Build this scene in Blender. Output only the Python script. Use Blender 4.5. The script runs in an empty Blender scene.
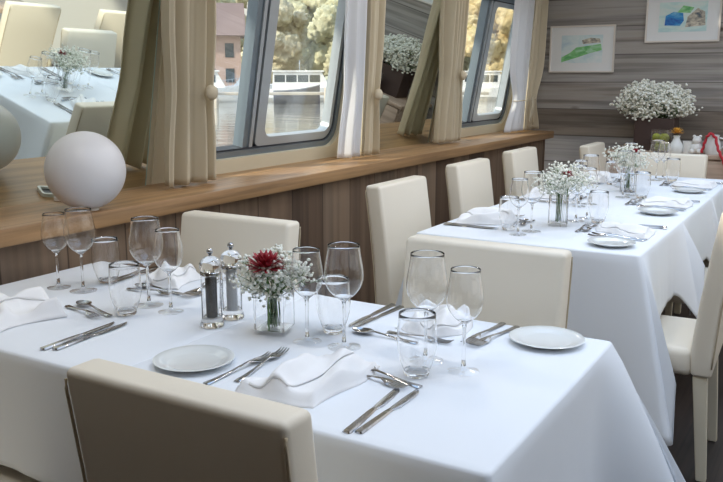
import bpy, bmesh, math, random
from mathutils import Vector, Matrix, noise
PI = math.pi
COL = bpy.context.scene.collection
SC = bpy.context.scene
R = math.radians

# ------------------------------------------------------------------ materials
class NT:
    def __init__(s, m):
        m.use_nodes = True
        s.t = m.node_tree
        s.t.nodes.clear()
    def n(s, typ, **kw):
        nd = s.t.nodes.new(typ)
        for k, v in kw.items():
            if k in nd.inputs:
                nd.inputs[k].default_value = v
            else:
                setattr(nd, k, v)
        return nd
    def l(s, a, ao, b, bi):
        s.t.links.new(a.outputs[ao], b.inputs[bi])

def ramp(nt, stops, interp='LINEAR'):
    r = nt.n('ShaderNodeValToRGB')
    e = r.color_ramp.elements
    r.color_ramp.interpolation = interp
    while len(e) < len(stops):
        e.new(0.5)
    for i, (p, c) in enumerate(stops):
        e[i].position = p
        e[i].color = (*c, 1)
    return r

def principled(name, col, rough=0.5, metal=0.0, **kw):
    m = bpy.data.materials.new(name)
    nt = NT(m)
    p = nt.n('ShaderNodeBsdfPrincipled')
    p.inputs['Base Color'].default_value = (*col, 1)
    p.inputs['Roughness'].default_value = rough
    p.inputs['Metallic'].default_value = metal
    for k, v in kw.items():
        p.inputs[k.replace('_', ' ')].default_value = v
    o = nt.n('ShaderNodeOutputMaterial')
    nt.l(p, 0, o, 0)
    m['p'] = p.name
    return m, nt, p

def add_noise(m, nt, p, scale=40, strength=0.1, dist=0.002, c0=None, c1=None, stretch=(1, 1, 1), detail=3):
    tc = nt.n('ShaderNodeTexCoord')
    mp = nt.n('ShaderNodeMapping')
    mp.inputs['Scale'].default_value = stretch
    no = nt.n('ShaderNodeTexNoise')
    no.inputs['Scale'].default_value = scale
    no.inputs['Detail'].default_value = detail
    nt.l(tc, 'Object', mp, 0)
    nt.l(mp, 0, no, 'Vector')
    if strength:
        b = nt.n('ShaderNodeBump')
        b.inputs['Strength'].default_value = strength
        b.inputs['Distance'].default_value = dist
        nt.l(no, 0, b, 'Height')
        nt.l(b, 0, p, 'Normal')
    if c0:
        r = ramp(nt, [(0.3, c0), (0.7, c1)])
        nt.l(no, 0, r, 0)
        nt.l(r, 0, p, 'Base Color')
    return m

def mat(name, col, rough=0.5, metal=0.0, noise_=None, **kw):
    m, nt, p = principled(name, col, rough, metal, **kw)
    if noise_:
        add_noise(m, nt, p, **noise_)
    return m

def wood(name, board, axis_board, axis_grain, palette, groove=0.012, rough=0.6, knots=True, gscale=18, dark=0.35):
    """boards stacked along axis_board, grain running along axis_grain (0,1,2), object coordinates"""
    m, nt, p = principled(name, palette[0], rough)
    tc = nt.n('ShaderNodeTexCoord')
    sep = nt.n('ShaderNodeSeparateXYZ')
    nt.l(tc, 'Object', sep, 0)
    d = nt.n('ShaderNodeMath', operation='DIVIDE')
    d.inputs[1].default_value = board
    nt.l(sep, axis_board, d, 0)
    fl = nt.n('ShaderNodeMath', operation='FLOOR')
    nt.l(d, 0, fl, 0)
    fr = nt.n('ShaderNodeMath', operation='FRACT')
    nt.l(d, 0, fr, 0)
    wn = nt.n('ShaderNodeTexWhiteNoise', noise_dimensions='1D')
    nt.l(fl, 0, wn, 'W')
    # per board offset of the grain
    mp = nt.n('ShaderNodeMapping')
    s = [gscale] * 3
    s[axis_grain] = gscale * 0.07
    mp.inputs['Scale'].default_value = s
    add = nt.n('ShaderNodeVectorMath', operation='ADD')
    mul = nt.n('ShaderNodeVectorMath', operation='SCALE')
    mul.inputs['Scale'].default_value = 13.0
    nt.l(wn, 'Color', mul, 0)
    nt.l(tc, 'Object', add, 0)
    nt.l(mul, 0, add, 1)
    nt.l(add, 0, mp, 0)
    no = nt.n('ShaderNodeTexNoise')
    no.inputs['Scale'].default_value = 1.0
    no.inputs['Detail'].default_value = 6
    no.inputs['Roughness'].default_value = 0.65
    no.inputs['Distortion'].default_value = 0.6
    nt.l(mp, 0, no, 'Vector')
    # board tone + grain -> ramp
    mix = nt.n('ShaderNodeMath', operation='MULTIPLY_ADD')
    mix.inputs[1].default_value = 0.55
    nt.l(no, 0, mix, 0)
    sc = nt.n('ShaderNodeMath', operation='MULTIPLY')
    sc.inputs[1].default_value = 0.45
    nt.l(wn, 'Value', sc, 0)
    nt.l(sc, 0, mix, 2)
    k = len(palette)
    rp = ramp(nt, [(0.2 + 0.6 * i / (k - 1), c) for i, c in enumerate(palette)])
    nt.l(mix, 0, rp, 0)
    # dark streaks
    no2 = nt.n('ShaderNodeTexNoise')
    mp2 = nt.n('ShaderNodeMapping')
    s2 = [gscale * 3.2] * 3
    s2[axis_grain] = gscale * 0.1
    mp2.inputs['Scale'].default_value = s2
    nt.l(add, 0, mp2, 0)
    nt.l(mp2, 0, no2, 'Vector')
    no2.inputs['Scale'].default_value = 1.0
    no2.inputs['Detail'].default_value = 4
    r2 = ramp(nt, [(0.36, (dark,) * 3), (0.56, (1, 1, 1))])
    nt.l(no2, 0, r2, 0)
    mc = nt.n('ShaderNodeMix', data_type='RGBA', blend_type='MULTIPLY')
    mc.inputs['Factor'].default_value = 0.8
    nt.l(rp, 0, mc, 'A')
    nt.l(r2, 0, mc, 'B')
    last = mc
    if knots:
        vo = nt.n('ShaderNodeTexVoronoi')
        mp3 = nt.n('ShaderNodeMapping')
        s3 = [5.0] * 3
        s3[axis_grain] = 1.8
        mp3.inputs['Scale'].default_value = s3
        nt.l(add, 0, mp3, 0)
        nt.l(mp3, 0, vo, 'Vector')
        vo.inputs['Scale'].default_value = 1.0
        r3 = ramp(nt, [(0.04, (0.18, 0.14, 0.11)), (0.11, (1, 1, 1))])
        nt.l(vo, 'Distance', r3, 0)
        m3 = nt.n('ShaderNodeMix', data_type='RGBA', blend_type='MULTIPLY')
        m3.inputs['Factor'].default_value = 0.85
        nt.l(last, 'Result', m3, 'A')
        nt.l(r3, 0, m3, 'B')
        last = m3
    # groove between boards
    if groove:
        pp = nt.n('ShaderNodeMath', operation='PINGPONG')
        pp.inputs[1].default_value = 0.5
        nt.l(fr, 0, pp, 0)
        r4 = ramp(nt, [(0.0, (0.12, 0.1, 0.09)), (groove / board * 0.5 + 0.004, (1, 1, 1))])
        nt.l(pp, 0, r4, 0)
        m4 = nt.n('ShaderNodeMix', data_type='RGBA', blend_type='MULTIPLY')
        m4.inputs['Factor'].default_value = 0.9
        nt.l(last, 'Result', m4, 'A')
        nt.l(r4, 0, m4, 'B')
        last = m4
    nt.l(last, 'Result', p, 'Base Color')
    b = nt.n('ShaderNodeBump')
    b.inputs['Strength'].default_value = 0.35
    b.inputs['Distance'].default_value = 0.003
    nt.l(no2, 0, b, 'Height')
    nt.l(b, 0, p, 'Normal')
    return m

def thin_glass(name, tint=(1, 1, 1), f0=0.04, f1=0.95):
    m = bpy.data.materials.new(name)
    nt = NT(m)
    fc = nt.n('ShaderNodeLayerWeight')
    fc.inputs['Blend'].default_value = 0.5
    pw = nt.n('ShaderNodeMath', operation='POWER')
    pw.inputs[1].default_value = 3.6
    nt.l(fc, 'Facing', pw, 0)
    lw = nt.n('ShaderNodeMath', operation='MULTIPLY_ADD', use_clamp=True)
    lw.inputs[1].default_value = f1
    lw.inputs[2].default_value = f0
    nt.l(pw, 0, lw, 0)
    tr = nt.n('ShaderNodeBsdfTransparent')
    tr.inputs['Color'].default_value = (*tint, 1)
    gl = nt.n('ShaderNodeBsdfGlossy')
    gl.inputs['Roughness'].default_value = 0.01
    gl.inputs['Color'].default_value = (1, 1, 1, 1)
    mx = nt.n('ShaderNodeMixShader')
    nt.l(lw, 0, mx, 0)
    nt.l(tr, 0, mx, 1)
    nt.l(gl, 0, mx, 2)
    o = nt.n('ShaderNodeOutputMaterial')
    nt.l(mx, 0, o, 0)
    return m

def solid_glass(name, tint=(1, 1, 1)):
    m = bpy.data.materials.new(name)
    nt = NT(m)
    g = nt.n('ShaderNodeBsdfGlass')
    g.inputs['IOR'].default_value = 1.48
    g.inputs['Roughness'].default_value = 0.0
    g.inputs['Color'].default_value = (*tint, 1)
    o = nt.n('ShaderNodeOutputMaterial')
    nt.l(g, 0, o, 0)
    return m

M = {}
M['cloth'] = mat('table_linen', (0.82, 0.855, 0.905), 0.85, noise_=dict(scale=9, strength=0.12, dist=0.006, detail=2))
M['napkin'] = mat('napkin_linen', (0.88, 0.88, 0.89), 0.85, noise_=dict(scale=300, strength=0.05, dist=0.001))
M['leather'] = mat('cream_leather', (0.80, 0.735, 0.62), 0.42, noise_=dict(scale=260, strength=0.12, dist=0.001))
M['seam'] = mat('leather_seam', (0.50, 0.42, 0.30), 0.6)
M['cream_leg'] = mat('cream_lacquer', (0.74, 0.68, 0.54), 0.4, noise_=dict(scale=20, strength=0.03))
M['steel'] = mat('stainless_steel', (0.46, 0.46, 0.47), 0.14, 1.0, noise_=dict(scale=60, strength=0.02))
M['china'] = mat('white_china', (0.80, 0.83, 0.83), 0.12, Coat_Weight=0.6)
M['floor'] = wood('dark_floorboards', 0.14, 0, 1, [(0.02, 0.013, 0.01), (0.035, 0.022, 0.017), (0.05, 0.033, 0.026)], 0.004, 0.5, False)
M['wall_wood'] = wood('weathered_planks', 0.215, 2, 0, [(0.17, 0.14, 0.115), (0.33, 0.285, 0.24), (0.43, 0.42, 0.42), (0.36, 0.335, 0.31)], 0.008, 0.8, True, 9, 0.5)
M['panel_wood'] = wood('barn_wood_panel', 0.245, 1, 2, [(0.085, 0.052, 0.034), (0.17, 0.108, 0.07), (0.27, 0.185, 0.122), (0.20, 0.148, 0.11)], 0.007, 0.7, False, 5, 0.6)
M['sill_wood'] = wood('oak_sill', 0.6, 0, 1, [(0.30, 0.165, 0.075), (0.45, 0.27, 0.13), (0.58, 0.38, 0.20)], 0, 0.42, True, 16, 0.6)
M['side_wood'] = wood('pale_sideboard_oak', 0.5, 2, 0, [(0.46, 0.33, 0.25), (0.58, 0.44, 0.34), (0.66, 0.52, 0.42)], 0, 0.5, False, 14, 0.7)
M['cream_paint'] = mat('cream_paint', (0.66, 0.61, 0.47), 0.5, noise_=dict(scale=12, strength=0.03))
M['alu'] = mat('grey_blue_aluminium', (0.20, 0.25, 0.30), 0.35, 0.6, noise_=dict(scale=40, strength=0.02))
M['alu_light'] = mat('pale_aluminium', (0.42, 0.47, 0.52), 0.35, 0.5, noise_=dict(scale=40, strength=0.02))
M['rubber'] = mat('black_gasket', (0.03, 0.035, 0.045), 0.6)
M['mirror'] = mat('mirror_silver', (0.80, 0.86, 0.81), 0.015, 1.0)
M['mirror_edge'] = mat('mirror_edge', (0.35, 0.45, 0.40), 0.3)
M['pane'] = thin_glass('window_pane', (0.97, 0.99, 0.98))
M['thin'] = solid_glass('wine_glass_bowl')
M['tumb'] = solid_glass('tumbler_glass')
M['clear'] = thin_glass('clear_glass_foot', (0.975, 0.98, 0.985), 0.05, 1.0)
M['glass'] = solid_glass('clear_glass')
M['globe'] = mat('frosted_globe', (0.74, 0.735, 0.76), 0.35, noise_=dict(scale=30, strength=0.01), Subsurface_Weight=0.3, Subsurface_Radius=(0.05, 0.05, 0.05))
M['white_paint'] = mat('white_paint', (0.80, 0.80, 0.78), 0.5, noise_=dict(scale=20, strength=0.03))
M['peppercorn'] = mat('black_peppercorns', (0.02, 0.019, 0.018), 0.5, noise_=dict(scale=300, strength=0.8, dist=0.003, c0=(0.008, 0.008, 0.008), c1=(0.07, 0.06, 0.05)))
M['salt'] = mat('coarse_salt', (0.75, 0.77, 0.80), 0.6, noise_=dict(scale=260, strength=0.8, dist=0.003))
M['gyp'] = mat('gypsophila_blossom', (0.86, 0.87, 0.80), 0.7, noise_=dict(scale=120, strength=0.3))
M['stem'] = mat('green_stem', (0.12, 0.22, 0.07), 0.6, noise_=dict(scale=60, strength=0.1))
M['red'] = mat('crimson_petal', (0.30, 0.008, 0.02), 0.5, noise_=dict(scale=80, strength=0.1, c0=(0.2, 0.004, 0.012), c1=(0.45, 0.02, 0.04)))
M['redr'] = mat('red_ribbon', (0.5, 0.015, 0.03), 0.45, noise_=dict(scale=80, strength=0.1))
M['yellow'] = mat('orange_petal', (0.80, 0.42, 0.06), 0.6, noise_=dict(scale=60, strength=0.1))
M['lime'] = mat('lime_green_fruit', (0.38, 0.42, 0.05), 0.4, noise_=dict(scale=40, strength=0.05))
M['planter'] = mat('dark_brown_planter', (0.055, 0.032, 0.028), 0.5, noise_=dict(scale=40, strength=0.1))
M['dark'] = mat('dark_plastic', (0.05, 0.05, 0.05), 0.4)

def fabric(name, col, trans):
    m = bpy.data.materials.new(name)
    nt = NT(m)
    tc = nt.n('ShaderNodeTexCoord')
    no = nt.n('ShaderNodeTexNoise')
    no.inputs['Scale'].default_value = 220
    nt.l(tc, 'Object', no, 'Vector')
    b = nt.n('ShaderNodeBump')
    b.inputs['Strength'].default_value = 0.15
    b.inputs['Distance'].default_value = 0.001
    nt.l(no, 0, b, 'Height')
    d = nt.n('ShaderNodeBsdfDiffuse')
    d.inputs['Color'].default_value = (*col, 1)
    t = nt.n('ShaderNodeBsdfTranslucent')
    t.inputs['Color'].default_value = (*col, 1)
    nt.l(b, 0, d, 'Normal')
    mx = nt.n('ShaderNodeMixShader')
    mx.inputs[0].default_value = trans
    nt.l(d, 0, mx, 1)
    nt.l(t, 0, mx, 2)
    o = nt.n('ShaderNodeOutputMaterial')
    nt.l(mx, 0, o, 0)
    return m
M['curtain'] = fabric('cream_curtain', (0.70, 0.63, 0.49), 0.2)
M['lining'] = fabric('white_lining', (0.84, 0.86, 0.90), 0.35)

# ------------------------------------------------------------------ mesh helpers
def obj(name, me, m=None, parent=None, smooth=None):
    if isinstance(me, bmesh.types.BMesh):
        bm = me
        me = bpy.data.meshes.new(name)
        bmesh.ops.recalc_face_normals(bm, faces=bm.faces)
        bm.to_mesh(me)
        bm.free()
    if smooth is not None:
        for p in me.polygons:
            p.use_smooth = True
        if smooth < 170:
            me.set_sharp_from_angle(angle=R(smooth))
    o = bpy.data.objects.new(name, me)
    if m:
        for mm in (m if isinstance(m, (list, tuple)) else [m]):
            me.materials.append(mm)
    COL.objects.link(o)
    if parent:
        o.parent = parent
    return o

def tag(o, label=None, cat=None, group=None, kind=None):
    if label: o['label'] = label
    if cat: o['category'] = cat
    if group: o['group'] = group
    if kind: o['kind'] = kind
    return o

def empty(name, loc=(0, 0, 0), rz=0, label=None, cat=None, group=None):
    o = bpy.data.objects.new(name, None)
    COL.objects.link(o)
    o.location = loc
    o.rotation_euler = (0, 0, rz)
    o.empty_display_size = 0.05
    return tag(o, label, cat, group)

KIDS = {}
def children(o):
    return [c for c in COL.objects if c.parent == o]

def dup(o, loc=None, rz=None, label=None, group=None, parent=None, _top=True):
    c = o.copy()
    COL.objects.link(c)
    if parent:
        c.parent = parent
    if loc is not None:
        c.location = loc
    if rz is not None:
        c.rotation_euler = (0, 0, rz)
    if label: c['label'] = label
    if group: c['group'] = group
    for ch in children(o):
        dup(ch, parent=c, _top=False)
    return c

def bx(bm, x0, x1, y0, y1, z0, z1, bevel=0, seg=2, M4=None, mi=0):
    r = bmesh.ops.create_cube(bm, size=1)
    vs = r['verts']
    for v in vs:
        v.co = Vector(((x0 + x1) / 2 + v.co.x * (x1 - x0), (y0 + y1) / 2 + v.co.y * (y1 - y0), (z0 + z1) / 2 + v.co.z * (z1 - z0)))
    fs = list({f for v in vs for f in v.link_faces})
    if mi:
        for f in fs: f.material_index = mi
    if bevel:
        es = list({e for v in vs for e in v.link_edges})
        g = bmesh.ops.bevel(bm, geom=es, offset=bevel, segments=seg, profile=0.5, affect='EDGES', clamp_overlap=True)
        vs = list({v for f in g['faces'] for v in f.verts} | {v for v in vs if v.is_valid})
    if M4 is not None:
        for v in vs:
            if v.is_valid: v.co = M4 @ v.co
    return vs

def box(name, x0, x1, y0, y1, z0, z1, m, parent=None, bevel=0, seg=2):
    bm = bmesh.new()
    bx(bm, x0, x1, y0, y1, z0, z1, bevel, seg)
    return obj(name, bm, m, parent, 40 if bevel else None)

def prism(bm, poly, d0, d1, mapf):
    """extrude a 2D polygon between depths d0,d1; mapf(u,v,d)->Vector"""
    a = [bm.verts.new(mapf(u, v, d0)) for u, v in poly]
    b = [bm.verts.new(mapf(u, v, d1)) for u, v in poly]
    n = len(poly)
    bm.faces.new(a)
    bm.faces.new(b[::-1])
    for i in range(n):
        bm.faces.new((a[i], b[i], b[(i + 1) % n], a[(i + 1) % n]))
    return a + b

def ring_prism(bm, outer, inner, d0, d1, mapf):
    n = len(outer)
    L = [[bm.verts.new(mapf(u, v, d)) for u, v in poly] for d in (d0, d1) for poly in (outer, inner)]
    o0, i0, o1, i1 = L
    for i in range(n):
        j = (i + 1) % n
        bm.faces.new((o0[i], o0[j], i0[j], i0[i]))
        bm.faces.new((o1[j], o1[i], i1[i], i1[j]))
        bm.faces.new((o0[j], o0[i], o1[i], o1[j]))
        bm.faces.new((i0[i], i0[j], i1[j], i1[i]))

def rrect(u0, u1, v0, v1, r, seg=6):
    pts = []
    for cx, cy, a0 in ((u1 - r, v0 + r, -90), (u1 - r, v1 - r, 0), (u0 + r, v1 - r, 90), (u0 + r, v0 + r, 180)):
        for k in range(seg + 1):
            a = R(a0 + 90 * k / seg)
            pts.append((cx + r * math.cos(a), cy + r * math.sin(a)))
    return pts

def lathe(bm, prof, seg=36, cx=0, cy=0, z0=0):
    rings = []
    for r, z in prof:
        if r < 1e-6:
            rings.append([bm.verts.new((cx, cy, z0 + z))])
        else:
            rings.append([bm.verts.new((cx + r * math.cos(2 * PI * k / seg), cy + r * math.sin(2 * PI * k / seg), z0 + z)) for k in range(seg)])
    for a, b in zip(rings, rings[1:]):
        for k in range(seg):
            j = (k + 1) % seg
            if len(a) == 1 and len(b) == 1: continue
            if len(a) == 1: bm.faces.new((a[0], b[j], b[k]))
            elif len(b) == 1: bm.faces.new((a[k], a[j], b[0]))
            else: bm.faces.new((a[k], a[j], b[j], b[k]))
    return rings

def tube(bm, pts, rad, seg=6, closed=False):
    pts = [Vector(p) for p in pts]
    n = len(pts)
    if not hasattr(rad, '__len__'): rad = [rad] * n
    rings = []
    ref = Vector((0, 0, 1))
    for i, p in enumerate(pts):
        if closed: t = pts[(i + 1) % n] - pts[i - 1]
        else: t = pts[min(i + 1, n - 1)] - pts[max(i - 1, 0)]
        t.normalize()
        a = t.cross(ref)
        if a.length < 0.1: a = t.cross(Vector((1, 0, 0)))
        a.normalize()
        b = t.cross(a)
        rings.append([bm.verts.new(p + rad[i] * (a * math.cos(2 * PI * k / seg) + b * math.sin(2 * PI * k / seg))) for k in range(seg)])
    for i in range(n if closed else n - 1):
        A, B = rings[i], rings[(i + 1) % n]
        for k in range(seg):
            j = (k + 1) % seg
            bm.faces.new((A[k], A[j], B[j], B[k]))
    if not closed:
        bm.faces.new(rings[0])
        bm.faces.new(rings[-1][::-1])

def strip(bm, spine, thick=0.002):
    """closed flat bar along y: spine = [(y, z, halfwidth, xoff)]"""
    rows = []
    for s in spine:
        y, z, w = s[:3]
        xo = s[3] if len(s) > 3 else 0
        t = s[4] if len(s) > 4 else thick
        rows.append([bm.verts.new((xo + a * w, y, z + b * t / 2)) for a, b in ((-1, -0.6), (-0.7, 1), (0.7, 1), (1, -0.6), (0.6, -1), (-0.6, -1))])
    for a, b in zip(rows, rows[1:]):
        for k in range(6):
            j = (k + 1) % 6
            bm.faces.new((a[k], a[j], b[j], b[k]))
    bm.faces.new(rows[0])
    bm.faces.new(rows[-1][::-1])

def surf(bm, fn, nu, nv):
    g = [[bm.verts.new(fn(i / nu, j / nv)) for j in range(nv + 1)] for i in range(nu + 1)]
    for i in range(nu):
        for j in range(nv):
            bm.faces.new((g[i][j], g[i + 1][j], g[i + 1][j + 1], g[i][j + 1]))
    return g

def solidify(o, t, off=0):
    md = o.modifiers.new('thickness', 'SOLIDIFY')
    md.thickness = t
    md.offset = off
    return o

# ------------------------------------------------------------------ room shell
ZS = 0.905                                   # top of the window sill
TILT = R(10)                                 # the window wall leans inwards
WX = -2.46
YN, YE = -1.6, 6.7                           # back wall, end wall
XR = 1.9
ZC = 2.3
SN, CN = math.sin(TILT), math.cos(TILT)
def W(y, h, off=0.0):
    """point on the leaning window wall: along the boat, up the slope, out of the wall into the room"""
    return Vector((WX + SN * h + CN * off, y, ZS + CN * h - SN * off))

def structure(name, me, m, smooth=None):
    return tag(obj(name, me, m, None, smooth), kind='structure')

bm = bmesh.new(); bx(bm, -2.7, XR + 0.2, YN - 0.2, YE + 0.2, -0.08, 0); structure('floor', bm, M['floor'])
bm = bmesh.new(); prism(bm, [(-2.66, 0), (XR + 0.12, 0), (XR + 0.12, ZC + 0.1), (-2.25, ZC + 0.1), (-2.50, ZS)], YE, YE + 0.1, lambda u, v, d: Vector((u, d, v))); structure('wall_end', bm, M['wall_wood'])
# starboard side: low wall with wide glazed openings, posts and a header
bm = bmesh.new()
bx(bm, XR, XR + 0.12, YN, YE, 0, 0.85); bx(bm, XR, XR + 0.12, YN, YE, 2.1, ZC)
bx(bm, XR, XR + 0.12, YN, 0.5, 0.85, 2.1)  # stretch closed to keep light off the near chair's back
for y in (0.5, 2.35, 4.4, YE - 0.1):
    bx(bm, XR, XR + 0.12, y - 0.1, y + 0.1, 0.85, 2.1)
structure('wall_starboard', bm, M['white_paint'])
bm = bmesh.new()
bx(bm, -2.7, XR, YN - 0.12, YN, 0, ZC)
structure('wall_aft', bm, M['panel_wood'])  # unseen; made windowless so the near chair's back stays dark
# unseen roof; openings between beams shaped to light the tables, aft closed for shade
bm = bmesh.new()
bx(bm, -2.9, -1.4, YN, YE, ZC, ZC + 0.1); bx(bm, 1.25, XR + 0.12, YN, YE, ZC, ZC + 0.1)
bx(bm, -1.6, 1.25, YN, 0.8, ZC, ZC + 0.12)
for y in (2.4, 4.2, YE - 0.35):
    bx(bm, -1.6, 1.25, y - (0.35 if y > 6 else 0.12), y + (0.35 if y > 6 else 0.12), ZC, ZC + 0.12)
bx(bm, -0.32, -0.18, 0.8, YE, ZC, ZC + 0.12)
structure('ceiling', bm, M['white_paint'])

# leaning window wall
WIN = [(2.40, 3.86), (4.95, 6.38), (-1.05, 0.15)]
H0, H1 = 0.0, 1.08
bm = bmesh.new()
def wseg(y0, y1, h0, h1, o0=-0.06, o1=0.045):
    prism(bm, [(y0, h0), (y1, h0), (y1, h1), (y0, h1)], o0, o1, lambda u, v, d: W(u, v, d))
wseg(YN, WIN[2][0], -0.06, 1.42); wseg(WIN[2][1], WIN[0][0], -0.06, 1.42); wseg(WIN[0][1], WIN[1][0], -0.06, 1.42); wseg(WIN[1][1], YE, -0.06, 1.42)
for a, b in WIN:
    wseg(a, b, H1, 1.42)
structure('wall_port', bm, M['cream_paint'])
bm = bmesh.new()
bx(bm, -2.16, -2.10, YN, 6.42, 0, 0.85)
structure('wall_dado', bm, M['panel_wood'])
bm = bmesh.new()
bx(bm, -2.62, -2.055, YN, 6.50, 0.85, ZS, 0.006, 2)
structure('trim_sill', bm, M['sill_wood'], 40)

def window(idx, y0, y1, mull, glassr):
    hb, ht = 0.075, 1.0
    root = empty('window_%d' % idx); tag(root, kind='structure')
    mp = lambda u, v, d: W(u, v, d)
    # cream board lining the opening
    bm = bmesh.new()
    ring_prism(bm, rrect(y0, y1, -0.005, H1, 0.004, 6), rrect(y0 + 0.075, y1 - 0.075, 0.072, H1 - 0.07, 0.11, 6), -0.058, 0.052, mp)
    obj('window_lining', bm, M['cream_paint'], root, 35)
    # aluminium outer frame
    bm = bmesh.new()
    a, b = y0 + 0.075, y1 - 0.075
    ring_prism(bm, rrect(a, b, 0.072, H1 - 0.07, 0.11), rrect(a + 0.028, b - 0.028, 0.10, H1 - 0.10, 0.09), -0.05, 0.030, mp)
    obj('window_frame', bm, M['alu'], root, 35)
    bm = bmesh.new()
    ring_prism(bm, rrect(a + 0.028, b - 0.028, 0.10, H1 - 0.10, 0.09), rrect(a + 0.036, b - 0.036, 0.108, H1 - 0.108, 0.085), -0.04, 0.022, mp)
    obj('gasket', bm, M['rubber'], root, 35)
    # mullion bars: two stiles with a dark channel between
    bm = bmesh.new(); prism(bm, [(mull - 0.075, 0.10), (mull - 0.035, 0.10), (mull - 0.035, H1 - 0.10), (mull - 0.075, H1 - 0.10)], -0.045, 0.012, mp)
    obj('mullion', bm, M['alu'], root)
    bm = bmesh.new(); prism(bm, [(mull - 0.035, 0.10), (mull - 0.012, 0.10), (mull - 0.012, H1 - 0.10), (mull - 0.035, H1 - 0.10)], -0.045, 0.020, mp)
    obj('mullion', bm, M['alu_light'], root)
    bm = bmesh.new(); prism(bm, [(mull - 0.012, 0.10), (mull + 0.006, 0.10), (mull + 0.006, H1 - 0.10), (mull - 0.012, H1 - 0.10)], -0.045, 0.006, mp)
    obj('gasket', bm, M['rubber'], root)
    # sliding pane's own frame
    bm = bmesh.new()
    ring_prism(bm, rrect(mull + 0.006, b - 0.036, 0.108, H1 - 0.108, 0.03), rrect(mull + 0.072, b - 0.062, 0.148, H1 - 0.14, 0.05), -0.03, 0.020, mp)
    obj('sash', bm, M['alu_light'], root, 35)
    bm = bmesh.new(); prism(bm, rrect(mull + 0.07, b - 0.06, 0.145, H1 - 0.138, 0.05), -0.012, -0.006, mp)
    obj('pane', bm, M['pane'], root)
    bm = bmesh.new(); prism(bm, rrect(a + 0.034, mull - 0.06, 0.106, H1 - 0.106, 0.03), -0.022, -0.016, mp)
    obj('pane', bm, M['pane'], root)
window(1, *WIN[0], 3.085, 3.70)
window(2, *WIN[1], 5.675, 6.24)
window(3, *WIN[2], -0.55, 0.0)  # unseen window, added to light the near side of the front cloth

def mirror(y0, y1, label):
    root = empty('wall_mirror', W((y0 + y1) / 2, 0.0, 0.046), 0, label, 'mirror', 'mirrors between the windows')
    loc = root.location.copy()
    bm = bmesh.new()
    prism(bm, [(y0, 0.008), (y1, 0.008), (y1, 1.3), (y0, 1.3)], 0.047, 0.056, lambda u, v, d: W(u, v, d) - loc)
    obj('mirror_glass', bm, M['mirror'], root)
    bm = bmesh.new()
    ring_prism(bm, [(y0 - 0.004, 0.003), (y1 + 0.004, 0.003), (y1 + 0.004, 1.304), (y0 - 0.004, 1.304)], [(y0, 0.008), (y1, 0.008), (y1, 1.3), (y0, 1.3)], 0.047, 0.057, lambda u, v, d: W(u, v, d) - loc)
    obj('edge_strip', bm, M['mirror_edge'], root)
mirror(0.95, 2.36, 'tall leaning wall mirror behind the white globe, reflecting the long table')
mirror(3.90, 4.91, 'leaning wall mirror between the two windows, reflecting the plank wall')

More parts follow.
